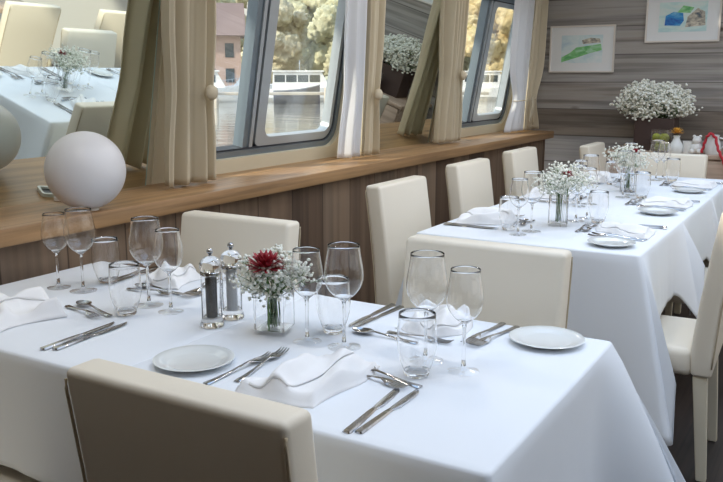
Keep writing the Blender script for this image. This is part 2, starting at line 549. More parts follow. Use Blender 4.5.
# ------------------------------------------------------------------ curtains
def curtain(label, y0, y1, X, folds, amp, tie, lin=None, seed=0, lean=0.03, knob=True, pinch=0.8, shift=0.0):
    zb, zt = ZS + 0.012, 2.16
    yc, wd = (y0 + y1) / 2, (y1 - y0)
    root = empty('curtain', (X, yc, zb), 0, label, 'curtain', 'cream curtains at the boat windows')
    def wfun(z):
        return 1 - (1 - pinch) * math.exp(-((z - tie) / 0.16) ** 2) - 0.06 * (z - zb)
    def xf(z):
        return lean * (z - zb) / 0.6
    def fn_for(u0, u1, phase, a, xo, fl, sm=1.0):
        def fn(u, v):
            z = zb + v * (zt - zb)
            uu = u0 + u * (u1 - u0)
            nz = noise.noise(Vector((uu * 7 + seed * 9.1, z * 1.1, seed)))
            nz2 = noise.noise(Vector((uu * 3 + seed * 5.1, z * 0.7, seed + 4)))
            y = (uu - 0.5) * wd * wfun(z) + 0.012 * nz + shift * (z - zb)
            ph = 2 * PI * fl * (uu + 0.04 * nz2) + phase
            s = math.sin(ph)
            s = math.copysign(abs(s) ** 0.75, s)
            aa = a * (0.65 + 0.35 * wfun(z)) * (0.8 + 0.5 * nz2)
            x = xo + xf(z) + aa * s + 0.25 * aa * math.sin(2.7 * ph + 1) + 0.006 * nz
            return Vector((x, y, v * (zt - zb)))
        return fn
    bm = bmesh.new()
    surf(bm, fn_for(0 if not lin or lin[0] > 0 else lin[1], 1 if not lin or lin[1] < 1 else lin[0], seed, amp, 0, folds), 150, 44)
    o = obj('drape', bm, M['curtain'], root, 180)
    solidify(o, 0.0025)
    if lin:
        bm = bmesh.new()
        surf(bm, fn_for(lin[0], lin[1], seed + 1.3, amp * 0.7, -0.012, folds), 60, 44)
        o = obj('lining', bm, M['lining'], root, 180)
        solidify(o, 0.002)
    hw, xh = wd * wfun(tie) / 2 * 0.99, amp * 1.25 + 0.012
    if not knob:
        # tie band round the gathered drape
        bm = bmesh.new()
        pts = []
        for k in range(28):
            a = 2 * PI * k / 28
            pts.append((xf(tie) + xh * math.cos(a), hw * math.sin(a) + shift * (tie - zb), tie - zb + 0.01 * math.sin(a)))
        tube(bm, pts, 0.0035, 6, True)
        obj('tieback', bm, M['curtain'], root, 180)
    if knob:
        bm = bmesh.new()
        r = lathe(bm, [(0, 0.03), (0.014, 0.028), (0.026, 0.02), (0.031, 0.008), (0.028, 0), (0.01, -0.004), (0, -0.005)], 20)
        bmesh.ops.rotate(bm, verts=bm.verts, cent=(0, 0, 0), matrix=Matrix.Rotation(R(90), 3, 'Y'))
        ko = obj('button', bm, M['curtain'], root, 60)
        ko.location = (xf(tie) + xh - 0.012, knob if isinstance(knob, float) else 0.0, tie - zb)
    else:
        bm = bmesh.new()
        for q, dy in enumerate((-0.02, 0.0, 0.025)):
            tube(bm, [(xf(tie) + xh + 0.004, dy * 0.2, tie - zb + 0.02), (xf(tie) + xh + 0.012, dy * 0.7, tie - zb - 0.04), (xf(tie) + xh + 0.004, dy * 1.6, tie - zb - 0.12), (xf(tie) + xh - 0.004, dy * 2.2, tie - zb - 0.2)], 0.006, 6)
        obj('cord', bm, M['curtain'], root, 180)
    return root
curtain('cream curtain gathered with a round button beside the white globe', 2.30, 2.575, -2.24, 3.0, 0.042, 1.27, None, 1, knob=0.06, pinch=0.86)
curtain('cream and white curtain hanging at the right edge of the nearer window', 3.60, 3.93, -2.24, 4, 0.036, 1.24, (0.0, 0.5), 2, knob=0.07, pinch=0.88)
curtain('wide cream curtain between the middle mirror and the farther window', 4.74, 5.06, -2.26, 4, 0.042, 1.34, None, 3, knob=0.05, pinch=0.84)
curtain('cream curtain with white lining tied back in the corner by the end wall', 5.92, 6.60, -2.24, 5, 0.038, 1.16, (0.0, 0.5), 4, knob=False, pinch=0.62)

# ------------------------------------------------------------------ globe lamp and tray on the sill
root = empty('globe_lamp', (-2.115, 1.82, ZS), 0, 'large frosted white globe lamp standing on the wooden window sill', 'lamp')
bm = bmesh.new()
bmesh.ops.create_uvsphere(bm, u_segments=56, v_segments=32, radius=0.126)
g = obj('globe', bm, M['globe'], root, 180); g.location = (0, 0, 0.1290)
bm = bmesh.new(); lathe(bm, [(0, 0), (0.034, 0), (0.034, 0.004), (0.030, 0.008), (0.0, 0.008)], 28)
obj('base', bm, M['white_paint'], root, 40)
root = empty('small_tray', (-2.36, 1.95, ZS), R(20), 'small dark dish with a white rim on the sill behind the globe', 'tray')
bm = bmesh.new(); ring_prism(bm, rrect(-0.035, 0.035, -0.05, 0.05, 0.012, 4), rrect(-0.027, 0.027, -0.042, 0.042, 0.009, 4), 0.001, 0.014, lambda u, v, d: Vector((u, v, d)))
obj('rim', bm, M['white_paint'], root, 40)
bm = bmesh.new(); prism(bm, rrect(-0.028, 0.028, -0.043, 0.043, 0.009, 4), 0.001, 0.005, lambda u, v, d: Vector((u, v, d)))
obj('dish', bm, M['dark'], root)

# ------------------------------------------------------------------ tables and cloths
def cloth(name, x0, x1, y0, y1, drops, label, corner=(0.1, 0.1, 0.1, 0.1), flare=0.02, z=0.75, seed=0, waves=0.010, cw=0.11, cfl=0.085, dirs=None, group='white tablecloths on the dining tables', cz=0.12):
    """drops: near (-y), right (+x), far (+y), left (-x). corner: extra fall at near-right, far-right, far-left, near-left"""
    cx, cy = (x0 + x1) / 2, (y0 + y1) / 2
    r = 0.012
    segs = []
    hx, hy = (x1 - x0) / 2, (y1 - y0) / 2
    def line(p, q, nrm, side, n):
        for k in range(n):
            t = (k + 0.5) / n
            segs.append((p[0] + (q[0] - p[0]) * t, p[1] + (q[1] - p[1]) * t, nrm, side, None))
    def arc(c, a0, ci, n=9):
        for k in range(n):
            a = R(a0 + 90 * (k + 0.5) / n)
            segs.append((c[0] + r * math.cos(a), c[1] + r * math.sin(a), (math.cos(a), math.sin(a)), None, ci))
    N = 46
    line((-hx + r, -hy), (hx - r, -hy), (0, -1), 0, N); arc((hx - r, -hy + r), -90, 0)
    line((hx, -hy + r), (hx, hy - r), (1, 0), 1, N); arc((hx - r, hy - r), 0, 1)
    line((hx - r, hy), (-hx + r, hy), (0, 1), 2, N); arc((-hx + r, hy - r), 90, 2)
    line((-hx, hy - r), (-hx, -hy + r), (-1, 0), 3, N); arc((-hx + r, -hy + r), 180, 3)
    corners = [(hx, -hy), (hx, hy), (-hx, hy), (-hx, -hy)]
    bm = bmesh.new()
    n = len(segs)
    rows = []
    # flat top rings
    for s in (0.25, 0.5, 0.75, 0.93, 0.985):
        rows.append([bm.verts.new((p[0] * s, p[1] * s, 0.0006 * noise.noise(Vector((p[0] * s * 6 + seed, p[1] * s * 6, 0))))) for p in segs])
    rows.append([bm.verts.new((p[0] - p[2][0] * 0.002, p[1] - p[2][1] * 0.002, -0.0012)) for p in segs])
    rows.append([bm.verts.new((p[0] + p[2][0] * 0.0004, p[1] + p[2][1] * 0.0004, -0.005)) for p in segs])
    nv = 18
    info = []
    for i, p in enumerate(segs):
        ws = []
        wsum = 0
        for ci, c in enumerate(corners):
            dd = math.hypot(p[0] - c[0], p[1] - c[1])
            ws.append(math.exp(-(dd / cw) ** 2))
        ci = max(range(4), key=lambda k: ws[k])
        w = ws[ci]
        if p[3] is not None:
            d = drops[p[3]]
        else:
            a = ci
            b = (ci + 1) % 4
            d = max(drops[a], drops[b]) if min(drops[a], drops[b]) > 0.05 else min(drops[a], drops[b]) + 0.0
        cd = corner[ci]
        diag = Vector((corners[ci][0], corners[ci][1])).normalized()
        diag = Vector((math.copysign(0.7071, corners[ci][0]), math.copysign(0.7071, corners[ci][1])))
        if dirs and dirs[ci]: diag = Vector(dirs[ci])
        nr = Vector(p[2])
        if p[3] is None and min(drops[ci], drops[(ci + 1) % 4]) < 0.06:
            nr = Vector(((0, -1), (1, 0), (0, 1), (-1, 0))[ci if drops[ci] > drops[(ci + 1) % 4] else (ci + 1) % 4])
        wv = noise.noise(Vector((p[0] * 5.2 + seed * 3.7, p[1] * 5.2 + seed, 0.5)))
        wv2 = noise.noise(Vector((p[0] * 13 + seed * 1.7, p[1] * 13 - seed, 2.5)))
        sc_ = min(1.0, d / 0.25)
        info.append((sc_, d + cd * w, w, nr, diag, wv, wv2, cd, ci))
    for j in range(1, nv + 1):
        v = j / nv
        row = []
        for p, (sc_, d, w, nr, diag, wv, wv2, cd, ci) in zip(segs, info):
            k = (1 if cd > 0.01 else 0)
            off = nr * (0.0022 * sc_ + sc_ * (flare * v + waves * (wv * 1.6 + wv2 * 0.7) * v)) * (1 - 0.6 * w * k) + diag * (cfl * w * v ** 0.9 * k)
            row.append(bm.verts.new((p[0] + off.x, p[1] + off.y, -0.005 - (d - 0.005) * v)))
        rows.append(row)
    for a, b in zip(rows, rows[1:]):
        for i in range(n):
            q = (i + 1) % n
            bm.faces.new((a[i], a[q], b[q], b[i]))
    c = bm.verts.new((0, 0, 0))
    for i in range(n):
        bm.faces.new((c, rows[0][(i + 1) % n], rows[0][i]))
    o = obj(name, bm, M['cloth'], None, 180)
    o.location = (cx, cy, z)
    solidify(o, 0.0016, 1)
    return tag(o, label, 'tablecloth', group)

def table(x0, x1, y0, y1, label, pedestal=False):
    t = empty('dining_table', ((x0 + x1) / 2, (y0 + y1) / 2, 0), 0, label, 'table', 'square dining tables under the cloths')
    hx, hy = (x1 - x0) / 2 - 0.008, (y1 - y0) / 2 - 0.008
    box('tabletop', -hx, hx, -hy, hy, 0.705, 0.742, M['side_wood'], t, 0.004)
    if pedestal:
        bm = bmesh.new(); lathe(bm, [(0, 0.04), (0.034, 0.04), (0.034, 0.70), (0.11, 0.704), (0, 0.704)], 24)
        obj('column', bm, M['alu'], t, 40)
        box('foot_plate', -0.11, 0.11, -0.15, 0.15, 0, 0.039, M['alu'], t, 0.01)
        return t
    for sx in (-1, 1):
        for sy in (-1, 1):
            a, b = sx * (hx - 0.04), sy * (hy - 0.04)
            box('leg', a - 0.022, a + 0.022, b - 0.022, b + 0.022, 0, 0.704, M['cream_leg'], t, 0.003)
    return t
T1 = (-2.035, -0.41, 1.06, 1.79)
SEAM = -1.215
table(T1[0], SEAM - 0.02, T1[2], T1[3], 'square table by the sill under the left front tablecloth')
table(SEAM, T1[1], T1[2], T1[3], 'square table beside the aisle under the right front tablecloth')
cloth('tablecloth', T1[0], SEAM - 0.002, T1[2], T1[3], (0.265, 0.02, 0.265, 0.05), 'white tablecloth on the front table half next to the window sill', (0, 0, 0, 0), 0.012, seed=1)
cloth('tablecloth', SEAM - 0.001, T1[1], T1[2], T1[3], (0.265, 0.44, 0.265, 0.02), 'white tablecloth on the front table half by the aisle, carrying the vase and two plates', (0.26, 0.20, 0, 0), 0.018, z=0.7518, seed=2, cw=0.085, cfl=0.12, dirs=((0.5, -0.6), (2.5, 0.1), None, None))
T2X = (-1.385, -0.56)
T2Y = [2.74, 3.53, 4.32, 5.11]
names = ['nearest', 'middle', 'farthest']
for i in range(3):
    table(T2X[0], T2X[1], T2Y[i] + 0.001, T2Y[i + 1] - 0.001, '%s square table of the long row behind the front table' % names[i], True)
    cloth('tablecloth', T2X[0], T2X[1], T2Y[i] + 0.001, T2Y[i + 1] - 0.001, ((0.46 if i == 0 else 0.02), 0.265, (0.255 if i == 2 else 0.02), 0.265),
          'white tablecloth on the %s table of the long row' % names[i], (0.13 if i == 0 else 0.14, 0.16, 0.0, 0.05 if i == 0 else 0), 0.022, seed=5 + i, cw=0.10, cfl=0.10 if i == 0 else 0.05, dirs=((1.5, -1.0), (1, 0), None, (-0.5, -1)) if i == 0 else ((1, 0), (1, 0), None, None))

table(0.70, 1.50, 2.75, 3.55, 'square table across the aisle, outside the frame at right', True)
table(0.70, 1.50, 3.56, 4.36, 'square table across the aisle, seen only past the left mirror', True)
# ------------------------------------------------------------------ chairs
def make_chair():
    t = empty('dining_chair', (0, 0, 0), 0, '', 'chair', 'cream upholstered dining chairs')
    bm = bmesh.new(); bx(bm, -0.202, 0.202, -0.19, 0.235, 0.36, 0.455, 0.026, 4)
    for v in bm.verts:
        if v.co.z > 0.44: v.co.z += 0.009 * max(0, 1 - (v.co.x / 0.2) ** 2) * max(0, 1 - (v.co.y / 0.24) ** 2)
    obj('seat', bm, M['leather'], t, 50)
    bm = bmesh.new()
    front = [(-0.178, 0.456), (-0.192, 0.60), (-0.212, 0.75), (-0.236, 0.918)]
    back = [(-0.302, 0.918), (-0.279, 0.75), (-0.262, 0.6), (-0.252, 0.45), (-0.248, 0.366), (-0.185, 0.366)]
    poly = front + back
    vs = prism(bm, [(y, z) for y, z in poly], -0.206, 0.206, lambda u, v, d: Vector((d, u, v)))
    bmesh.ops.recalc_face_normals(bm, faces=bm.faces)
    top = [e for e in bm.edges if e.calc_face_angle(0) > R(40)]
    bmesh.ops.bevel(bm, geom=top, offset=0.013, segments=4, profile=0.5, affect='EDGES', clamp_overlap=True)
    obj('backrest', bm, M['leather'], t, 35)
    for s in (-1, 1):
        bm = bmesh.new()
        pts = [(s * 0.2045, y + 0.0015, z) for y, z in [(-0.248, 0.40), (-0.252, 0.45), (-0.2625, 0.6), (-0.2795, 0.75), (-0.2985, 0.885), (-0.298, 0.9)]]
        tube(bm, pts, 0.0026, 6)
        tag(obj('piping', bm, M['seam'], t, 180), 'darker stitched seam along the back edge')
    for sx in (-1, 1):
        for front_ in (True, False):
            bm = bmesh.new()
            y = 0.19 if front_ else -0.212
            dy = 0.005 if front_ else -0.03
            dx = 0.004
            X0 = sx * 0.174
            a = [bm.verts.new((X0 + i * 0.022, y + j * 0.022, 0.364)) for i, j in ((-1, -1), (1, -1), (1, 1), (-1, 1))]
            b = [bm.verts.new((X0 + sx * dx + i * 0.016, y + dy + j * 0.016, 0.0)) for i, j in ((-1, -1), (1, -1), (1, 1), (-1, 1))]
            bm.faces.new(a); bm.faces.new(b[::-1])
            for k in range(4):
                bm.faces.new((a[k], b[k], b[(k + 1) % 4], a[(k + 1) % 4]))
            bmesh.ops.bevel(bm, geom=bm.edges[:], offset=0.003, segments=2, affect='EDGES')
            obj('leg', bm, M['cream_leg'], t, 40)
    return t
chair0 = make_chair()
chair0.location = (-0.750, 1.05, 0)
chair0.scale = (0.96, 1, 1)
chair0['label'] = 'cream leather dining chair nearest the viewer, its back towards us'
CH = [
    (-1.60, 1.00, 0, 'cream chair whose seat corner shows below the cloth at the lower left'),
    (-1.565, 1.645, PI, 'cream chair across the front table, nearest the window sill'),
    (-0.768, 1.645, PI, 'cream chair across the front table, back to the long table'),
    (-1.30, 2.93, -PI / 2, 'first cream chair along the window side of the long table'),
    (-1.36, 3.79, -PI / 2, 'second cream chair along the window side of the long table'),
    (-1.385, 4.60, -PI / 2, 'third cream chair along the window side of the long table'),
    (-1.25, 5.66, -PI / 2, 'farthest cream chair by the panelling, mostly hidden behind wine glasses'),
    (-0.568, 2.945, PI / 2 + 0.04, 'cream chair on the aisle side with its legs on the dark floor'),
    (-0.585, 3.87, PI / 2, 'second cream chair along the aisle side, just outside the right edge'),
    (-0.585, 4.50, PI / 2, 'third cream chair along the aisle side of the long table'),
    (0.50, 3.05, -PI / 2, 'cream chair across the aisle, its back filling the top of the left mirror'),
    (0.50, 3.85, -PI / 2, 'cream chair across the aisle, farther along in the left mirror'),
    (0.50, 4.65, -PI / 2, 'cream chair across the aisle beside the plank wall, outside the frame'),
    (-0.935, 5.03, PI, 'low white chair at the far head of the long table'),
]
for x, y, rz, lab in CH:
    c = dup(chair0, (x, y, 0), rz, lab)
    c.scale = (1.04, 1, 1) if 'back to the long' in lab else (1, 1, 1)
    if 'low white' in lab: c.scale = (1, 1, 0.95)
    if 'farthest' in lab: c.scale = (1, 1, 0.96)

# ------------------------------------------------------------------ tableware prototypes
def glassware(kind, rmax, rrim, H, hb):
    """wine glass: bowl, stem, foot"""
    t = empty('wine_glass', (0, 0, 0), 0, '', 'glass')
    w = 0.0005
    bh = H - hb
    def rad(q):
        # q 0..1 from bowl bottom to rim
        if q < 0.45:
            return rmax * math.sin(PI / 2 * (q / 0.45) ** 0.75) ** 0.9 if q > 0 else 0
        e = (q - 0.45) / 0.55
        return rmax + (rrim - rmax) * (e * e * (3 - 2 * e)) ** 1.0
    out = [(rad(q / 24), hb + bh * q / 24) for q in range(1, 25)]
    out = [(0.0045, hb - 0.002)] + [(max(r, 0.0048), z) for r, z in out]
    inn = [(max(r - w, 0.0008), z + (0.0012 if i == 0 else 0)) for i, (r, z) in enumerate(out)]
    inn[0] = (0.0, hb + 0.004); inn[1] = (max(inn[1][0], 0.004), max(inn[1][1], hb + 0.0055))
    bm = bmesh.new(); lathe(bm, out + [((rrim - w / 2), H + 0.0002)] + inn[::-1], 44)
    obj('bowl', bm, M['thin'], t, 180)
    bm = bmesh.new(); lathe(bm, [(0, hb + 0.0005), (0.0046, hb - 0.0005), (0.0038, hb - 0.012), (0.0034, hb * 0.55), (0.0036, hb * 0.3), (0.0048, 0.0125), (0, 0.0125)], 20)
    obj('stem', bm, M['glass'], t, 180)
    fr = rmax * 0.86
    bm = bmesh.new(); lathe(bm, [(0, 0.0125), (0.0048, 0.0122), (0.008, 0.0075), (0.016, 0.0048), (fr * 0.9, 0.0026), (fr, 0.0014), (fr, 0.0006), (fr * 0.96, 0.0002), (0, 0.0002)], 36)
    obj('foot', bm, M['clear'], t, 60)
    return t
def make_tumbler():
    r0, r1, H = 0.026, 0.0365, 0.128
    t = empty('water_tumbler', (0, 0, 0), 0, '', 'glass')
    bm = bmesh.new()
    prof = []
    for q in range(0, 15):
        f = q / 14
        r = r0 + (0.0395 - r0) * math.sin(min(1, f / 0.5) * PI / 2) - 0.0035 * max(0, (f - 0.5) / 0.5) ** 1.5
        prof.append((r, 0.012 + (H - 0.012) * f))
    inn = [(r - 0.0010, z + (0.001 if k == 0 else 0)) for k, (r, z) in enumerate(prof)]
    lathe(bm, prof + [(r - 0.0005, z + 0.0003) for r, z in prof[-1:]] + inn[::-1] , 44)
    obj('wall', bm, M['tumb'], t, 180)
    bm = bmesh.new(); lathe(bm, [(0, 0.0115), (r0 - 0.004, 0.0105), (r0 - 0.0004, 0.0118), (r0 - 0.0008, 0.006), (r0 - 0.003, 0.0008), (0.014, 0.0002), (0, 0.001)], 36)
    obj('base', bm, M['glass'], t, 60)
    return t
def make_knife():
    bm = bmesh.new()
    strip(bm, [(-0.112, 0.0024, 0.004, 0, 0.004), (-0.109, 0.0024, 0.0085, 0, 0.0045), (-0.07, 0.0024, 0.0078, 0, 0.0045), (-0.02, 0.0024, 0.0062, 0, 0.0045), (-0.004, 0.0024, 0.005, 0, 0.004),
               (0.004, 0.0022, 0.0062, 0, 0.0022), (0.02, 0.002, 0.0088, 0.0015, 0.0016), (0.06, 0.002, 0.0092, 0.0015, 0.0016), (0.092, 0.002, 0.008, 0.001, 0.0014), (0.108, 0.002, 0.0045, -0.002, 0.0012), (0.113, 0.002, 0.001, -0.005, 0.001)])
    return bm
def make_fork(L=0.2):
    bm = bmesh.new()
    s = L / 0.2
    strip(bm, [(-0.1 * s, 0.003, 0.004), (-0.097 * s, 0.003, 0.0085), (-0.07 * s, 0.003, 0.007), (-0.03 * s, 0.005, 0.0042), (0.0, 0.008, 0.003), (0.025 * s, 0.010, 0.0035), (0.036 * s, 0.009, 0.0075), (0.045 * s, 0.0075, 0.0118), (0.055 * s, 0.006, 0.0122)], 0.0022)
    for k in range(4):
        x = (k - 1.5) * 0.0063
        strip(bm, [(0.054 * s, 0.0061, 0.0026, x), (0.075 * s, 0.0045, 0.0019, x), (0.09 * s, 0.0058, 0.0016, x), (0.1 * s, 0.009, 0.0008, x)], 0.0018)
    return bm
def make_spoon(L=0.18):
    bm = bmesh.new()
    s = L / 0.2
    strip(bm, [(-0.1 * s, 0.003, 0.004), (-0.097 * s, 0.003, 0.0085), (-0.07 * s, 0.003, 0.007), (-0.03 * s, 0.005, 0.0042), (0.0, 0.008, 0.003), (0.03 * s, 0.010, 0.0034), (0.042 * s, 0.0085, 0.006)], 0.0022)
    g = [[], []]
    for lay in (0, 1):
        for i in range(9):
            f = i / 8
            y = (0.038 + 0.062 * f) * s
            w = 0.0185 * math.sin(PI * min(0.97, 0.12 + 0.85 * f)) ** 0.7
            row = []
            for j in range(7):
                a = (j / 6 - 0.5) * 2
                dep = 0.0062 * (1 - a * a) * math.sin(PI * min(1, f * 0.95 + 0.03))
                row.append(bm.verts.new((a * w, y, 0.0095 - dep - 0.0012 * lay - 0.001 * f)))
            g[lay].append(row)
    for i in range(8):
        for j in range(6):
            for lay in (0, 1):
                q = g[lay]
                bm.faces.new((q[i][j], q[i + 1][j], q[i + 1][j + 1], q[i][j + 1]))
    for i in range(8):
        for j in (0, 6):
            bm.faces.new((g[0][i][j], g[0][i + 1][j], g[1][i + 1][j], g[1][i][j]))
    for i in (0, 8):
        for j in range(6):
            bm.faces.new((g[0][i][j], g[0][i][j + 1], g[1][i][j + 1], g[1][i][j]))
    return bm
def make_plate():
    bm = bmesh.new()
    lathe(bm, [(0, 0.0045), (0.05, 0.0048), (0.056, 0.0065), (0.066, 0.0105), (0.081, 0.0142), (0.0825, 0.0135), (0.068, 0.0075), (0.056, 0.0025), (0.05, 0.0004), (0.045, 0.0004), (0.044, 0.0018), (0, 0.0018)], 56)
    return bm

ZT = 0.753
P = {}
P['big'] = glassware('big', 0.0425, 0.0345, 0.228, 0.105)
P['small'] = glassware('small', 0.037, 0.0295, 0.210, 0.100)
P['tumbler'] = make_tumbler()
P['knife'] = obj('table_knife', make_knife(), M['steel'], None, 50); tag(P['knife'], 'x', 'knife')
P['fork'] = obj('table_fork', make_fork(), M['steel'], None, 50); tag(P['fork'], 'x', 'fork')
P['dfork'] = obj('dessert_fork', make_fork(0.165), M['steel'], None, 50); tag(P['dfork'], 'x', 'fork')
P['dspoon'] = obj('dessert_spoon', make_spoon(0.17), M['steel'], None, 50); tag(P['dspoon'], 'x', 'spoon')
P['plate'] = obj('side_plate', make_plate(), M['china'], None, 50); tag(P['plate'], 'x', 'plate')
used = set()
def put(kind, x, y, rz, label, group, z=ZT):
    p = P[kind]
    if kind in used:
        return dup(p, (x, y, z), rz, label, group)
    used.add(kind)
    p.location = (x, y, z); p.rotation_euler = (0, 0, rz); p['label'] = label; p['group'] = group
    return p

GW, GT, GC, GP, GN = 'wine glasses on the dining tables', 'water tumblers on the dining tables', 'cutlery on the dining tables', 'white side plates on the dining tables', 'folded white napkins on the dining tables'

def napkin(x, y, rz, w, d, label, seed, hgt=0.03):
    """a folded linen napkin with soft rolled pleats"""
    bm = bmesh.new()
    def fn(u, v):
        a, b = u - 0.5, v - 0.5
        e = min(1, min(u, 1 - u, v, 1 - v) / 0.10)
        e = e * e * (3 - 2 * e)
        n1 = noise.noise(Vector((u * 2.0 + seed * 7, v * 2.0, seed)))
        pl = 0.5 + 0.5 * math.sin((u * 1.0 + v * 0.9 + 0.25 * n1) * 2 * PI * 1.55 + seed)
        pl = pl ** 1.5
        h = 0.0018 + e * (0.006 + hgt * (0.30 + 0.7 * pl) * (0.55 + 0.45 * (v if seed % 2 else 1 - v)) + 0.004 * n1)
        bow = 0.03 * math.sin(PI * v + seed) * (1 if seed % 2 else -1)
        X = a * w * (1 - 0.18 * v) + bow + 0.010 * n1
        Y = b * d + 0.02 * math.sin(PI * u) * (1 if v > 0.5 else -0.3) + 0.006 * noise.noise(Vector((u * 3, v * 3, seed + 3)))
        return Vector((X, Y, h))
    surf(bm, fn, 44, 44)
    o = obj('napkin', bm, M['napkin'], None, 180)
    solidify(o, 0.0022, -1)
    o.location = (x, y, ZT - 0.0005); o.rotation_euler = (0, 0, rz)
    # a second, narrower fold lies over the first as its own part
    bm = bmesh.new()
    def fn2(u, v):
        p0 = fn(0.16 + 0.46 * u, 0.08 + 0.80 * v)
        s = math.sin(PI * u)
        p0.z += 0.0022 + 0.012 * s ** 0.8 * min(1, v / 0.25) * min(1, (1 - v) / 0.25)
        return p0
    surf(bm, fn2, 22, 34)
    f = obj('top_fold', bm, M['napkin'], o, 180)
    solidify(f, 0.002, 0)
    return tag(o, label, 'napkin', GN)

# ------------------------------------------------------------------ front table settings
L, Fz = 'the front table', ''
# place A: lower left
sA = 'at the lower left place of the front table'
napkin(-1.715, 1.215, R(-12), 0.22, 0.21, 'folded white napkin at the far left edge of the front table', 3, 0.05)
put('dspoon', -1.60, 1.375, R(75), 'dessert spoon lying crosswise above the leftmost napkin', GC)
put('dfork', -1.605, 1.343, R(-103), 'dessert fork lying crosswise above the leftmost napkin', GC)
put('knife', -1.462, 1.212, R(4), 'left knife of the pair below the tumbler, beside the leftmost napkin', GC)
put('knife', -1.437, 1.226, R(3), 'right knife of the pair left of the bare side plate', GC)
put('tumbler', -1.503, 1.392, 0, 'water tumbler above the knives at the left front place', GT)
put('big', -1.513, 1.478, 0, 'larger wine glass behind the left front tumbler', GW)
put('small', -1.422, 1.462, 0, 'smaller wine glass left of the pepper mill', GW)
# place B: in front of the nearest chair
put('plate', -1.112, 1.203, 0, 'white side plate in front of the nearest chair', GP)
put('fork', -0.983, 1.262, R(8), 'table fork nearest the side plate, left of the front napkin', GC)
put('fork', -1.008, 1.222, R(-3), 'table fork overlapping beside the side plate, handle nearest us', GC)
napkin(-0.848, 1.245, R(10), 0.165, 0.245, 'draped white napkin between forks and knives before the nearest chair', 2, 0.04)
put('dspoon', -0.735, 1.334, R(80), 'dessert spoon beside the draped front napkin, below the right tumbler', GC)
put('dfork', -0.75, 1.309, R(-99), 'dessert fork beside the draped front napkin', GC)
put('knife', -0.677, 1.186, R(5), 'left knife of the pair at the front edge of the table', GC)
put('knife', -0.650, 1.196, R(0), 'right knife of the pair at the front edge of the table', GC)
put('tumbler', -0.690, 1.376, 0, 'water tumbler with heavy base above the front knives', GT)
put('big', -0.712, 1.462, 0, 'larger wine glass behind the right front tumbler', GW)
put('small', -0.620, 1.444, 0, 'rightmost wine glass on the front table', GW)
# place C: across, by the sill
put('small', -1.862, 1.482, 0, 'leftmost wine glass, standing below the globe lamp', GW)
put('big', -1.774, 1.492, 0, 'second wine glass from the left, below the globe lamp', GW)
put('tumbler', -1.790, 1.592, 0, 'water tumbler behind the two leftmost wine glasses', GT)
put('knife', -1.800, 1.694, R(180), 'left knife of the pair behind the leftmost tumbler', GC, ZT)
put('knife', -1.775, 1.690, R(178), 'right knife of the pair behind the leftmost tumbler', GC)
napkin(-1.645, 1.708, R(175), 0.17, 0.13, 'folded white napkin before the chair nearest the sill', 4, 0.03)
put('dspoon', -1.60, 1.602, R(88), 'dessert spoon left of the mills, before the far left chair', GC)
put('dfork', -1.60, 1.572, R(-86), 'dessert fork left of the mills, before the far left chair', GC)
put('fork', -1.492, 1.675, R(176), 'left fork behind the mills, before the far left chair', GC)
put('fork', -1.462, 1.672, R(170), 'right fork behind the mills, before the far left chair', GC)
# place D: across, back to the long table
put('small', -0.994, 1.440, 0, 'wine glass directly right of the flower vase', GW)
put('big', -0.904, 1.450, 0, 'wine glass with round bowl, second to the right of the flower vase', GW)
put('tumbler', -0.982, 1.530, 0, 'water tumbler behind the two glasses right of the vase', GT)
put('knife', -0.972, 1.690, R(180), 'left knife of the far pair pointing towards the centre glasses', GC)
put('knife', -0.950, 1.684, R(177), 'right knife of the far pair, behind the centre glasses', GC)
put('dspoon', -0.86, 1.552, R(88), 'dessert spoon lying crosswise between the centre glasses and the right tumbler', GC)
put('dfork', -0.79, 1.586, R(-92), 'dessert fork lying crosswise behind the right tumbler', GC)
napkin(-0.815, 1.70, R(178), 0.16, 0.15, 'folded white napkin in front of the chair back, behind the right glasses', 6, 0.035)
put('fork', -0.675, 1.690, R(176), 'left fork of the pair beside the far side plate', GC)
put('fork', -0.645, 1.682, R(171), 'right fork of the pair beside the far side plate', GC)
put('plate', -0.535, 1.705, 0, 'white side plate at the far aisle corner of the front table', GP)

# mills
def mill(x, y, content, lab, name):
    t = empty(name, (x, y, ZT), 0, lab, 'mill')
    bm = bmesh.new()
    prof = [(0.0, 0.004), (0.021, 0.003), (0.0285, 0.0), (0.029, 0.006), (0.0265, 0.014), (0.0235, 0.03), (0.0225, 0.06), (0.0225, 0.115), (0.024, 0.124), (0.0, 0.125)]
    lathe(bm, [(0, 0.0003), (0.027, 0.0003), (0.0285, 0.004), (0.0265, 0.012), (0.024, 0.02), (0.0232, 0.124), (0.0222, 0.124), (0.0222, 0.022), (0, 0.020)], 40)
    obj('body', bm, M['tumb'], t, 50)
    bm = bmesh.new(); lathe(bm, [(0, 0.022), (0.0135, 0.022), (0.0138, 0.116), (0.0, 0.118)], 28)
    obj('filling', bm, content, t, 60)
    bm = bmesh.new(); lathe(bm, [(0, 0.1245), (0.0245, 0.1245), (0.0250, 0.130), (0.0225, 0.133), (0, 0.133)], 36)
    obj('collar', bm, M['steel'], t, 50)
    bm = bmesh.new(); lathe(bm, [(0, 0.1335), (0.0225, 0.1338), (0.0262, 0.142), (0.0262, 0.150), (0.022, 0.159), (0.014, 0.166), (0.005, 0.169), (0, 0.169)], 40)
    obj('head', bm, M['glass'], t, 60)
    bm = bmesh.new(); lathe(bm, [(0, 0.169), (0.0042, 0.169), (0.004, 0.174), (0.0072, 0.177), (0.0076, 0.182), (0.0045, 0.1865), (0, 0.187)], 24)
    obj('knob', bm, M['steel'], t, 60)
    return t
mill(-1.255, 1.425, M['peppercorn'], 'clear pepper mill filled with black peppercorns, left of the vase', 'pepper_mill')
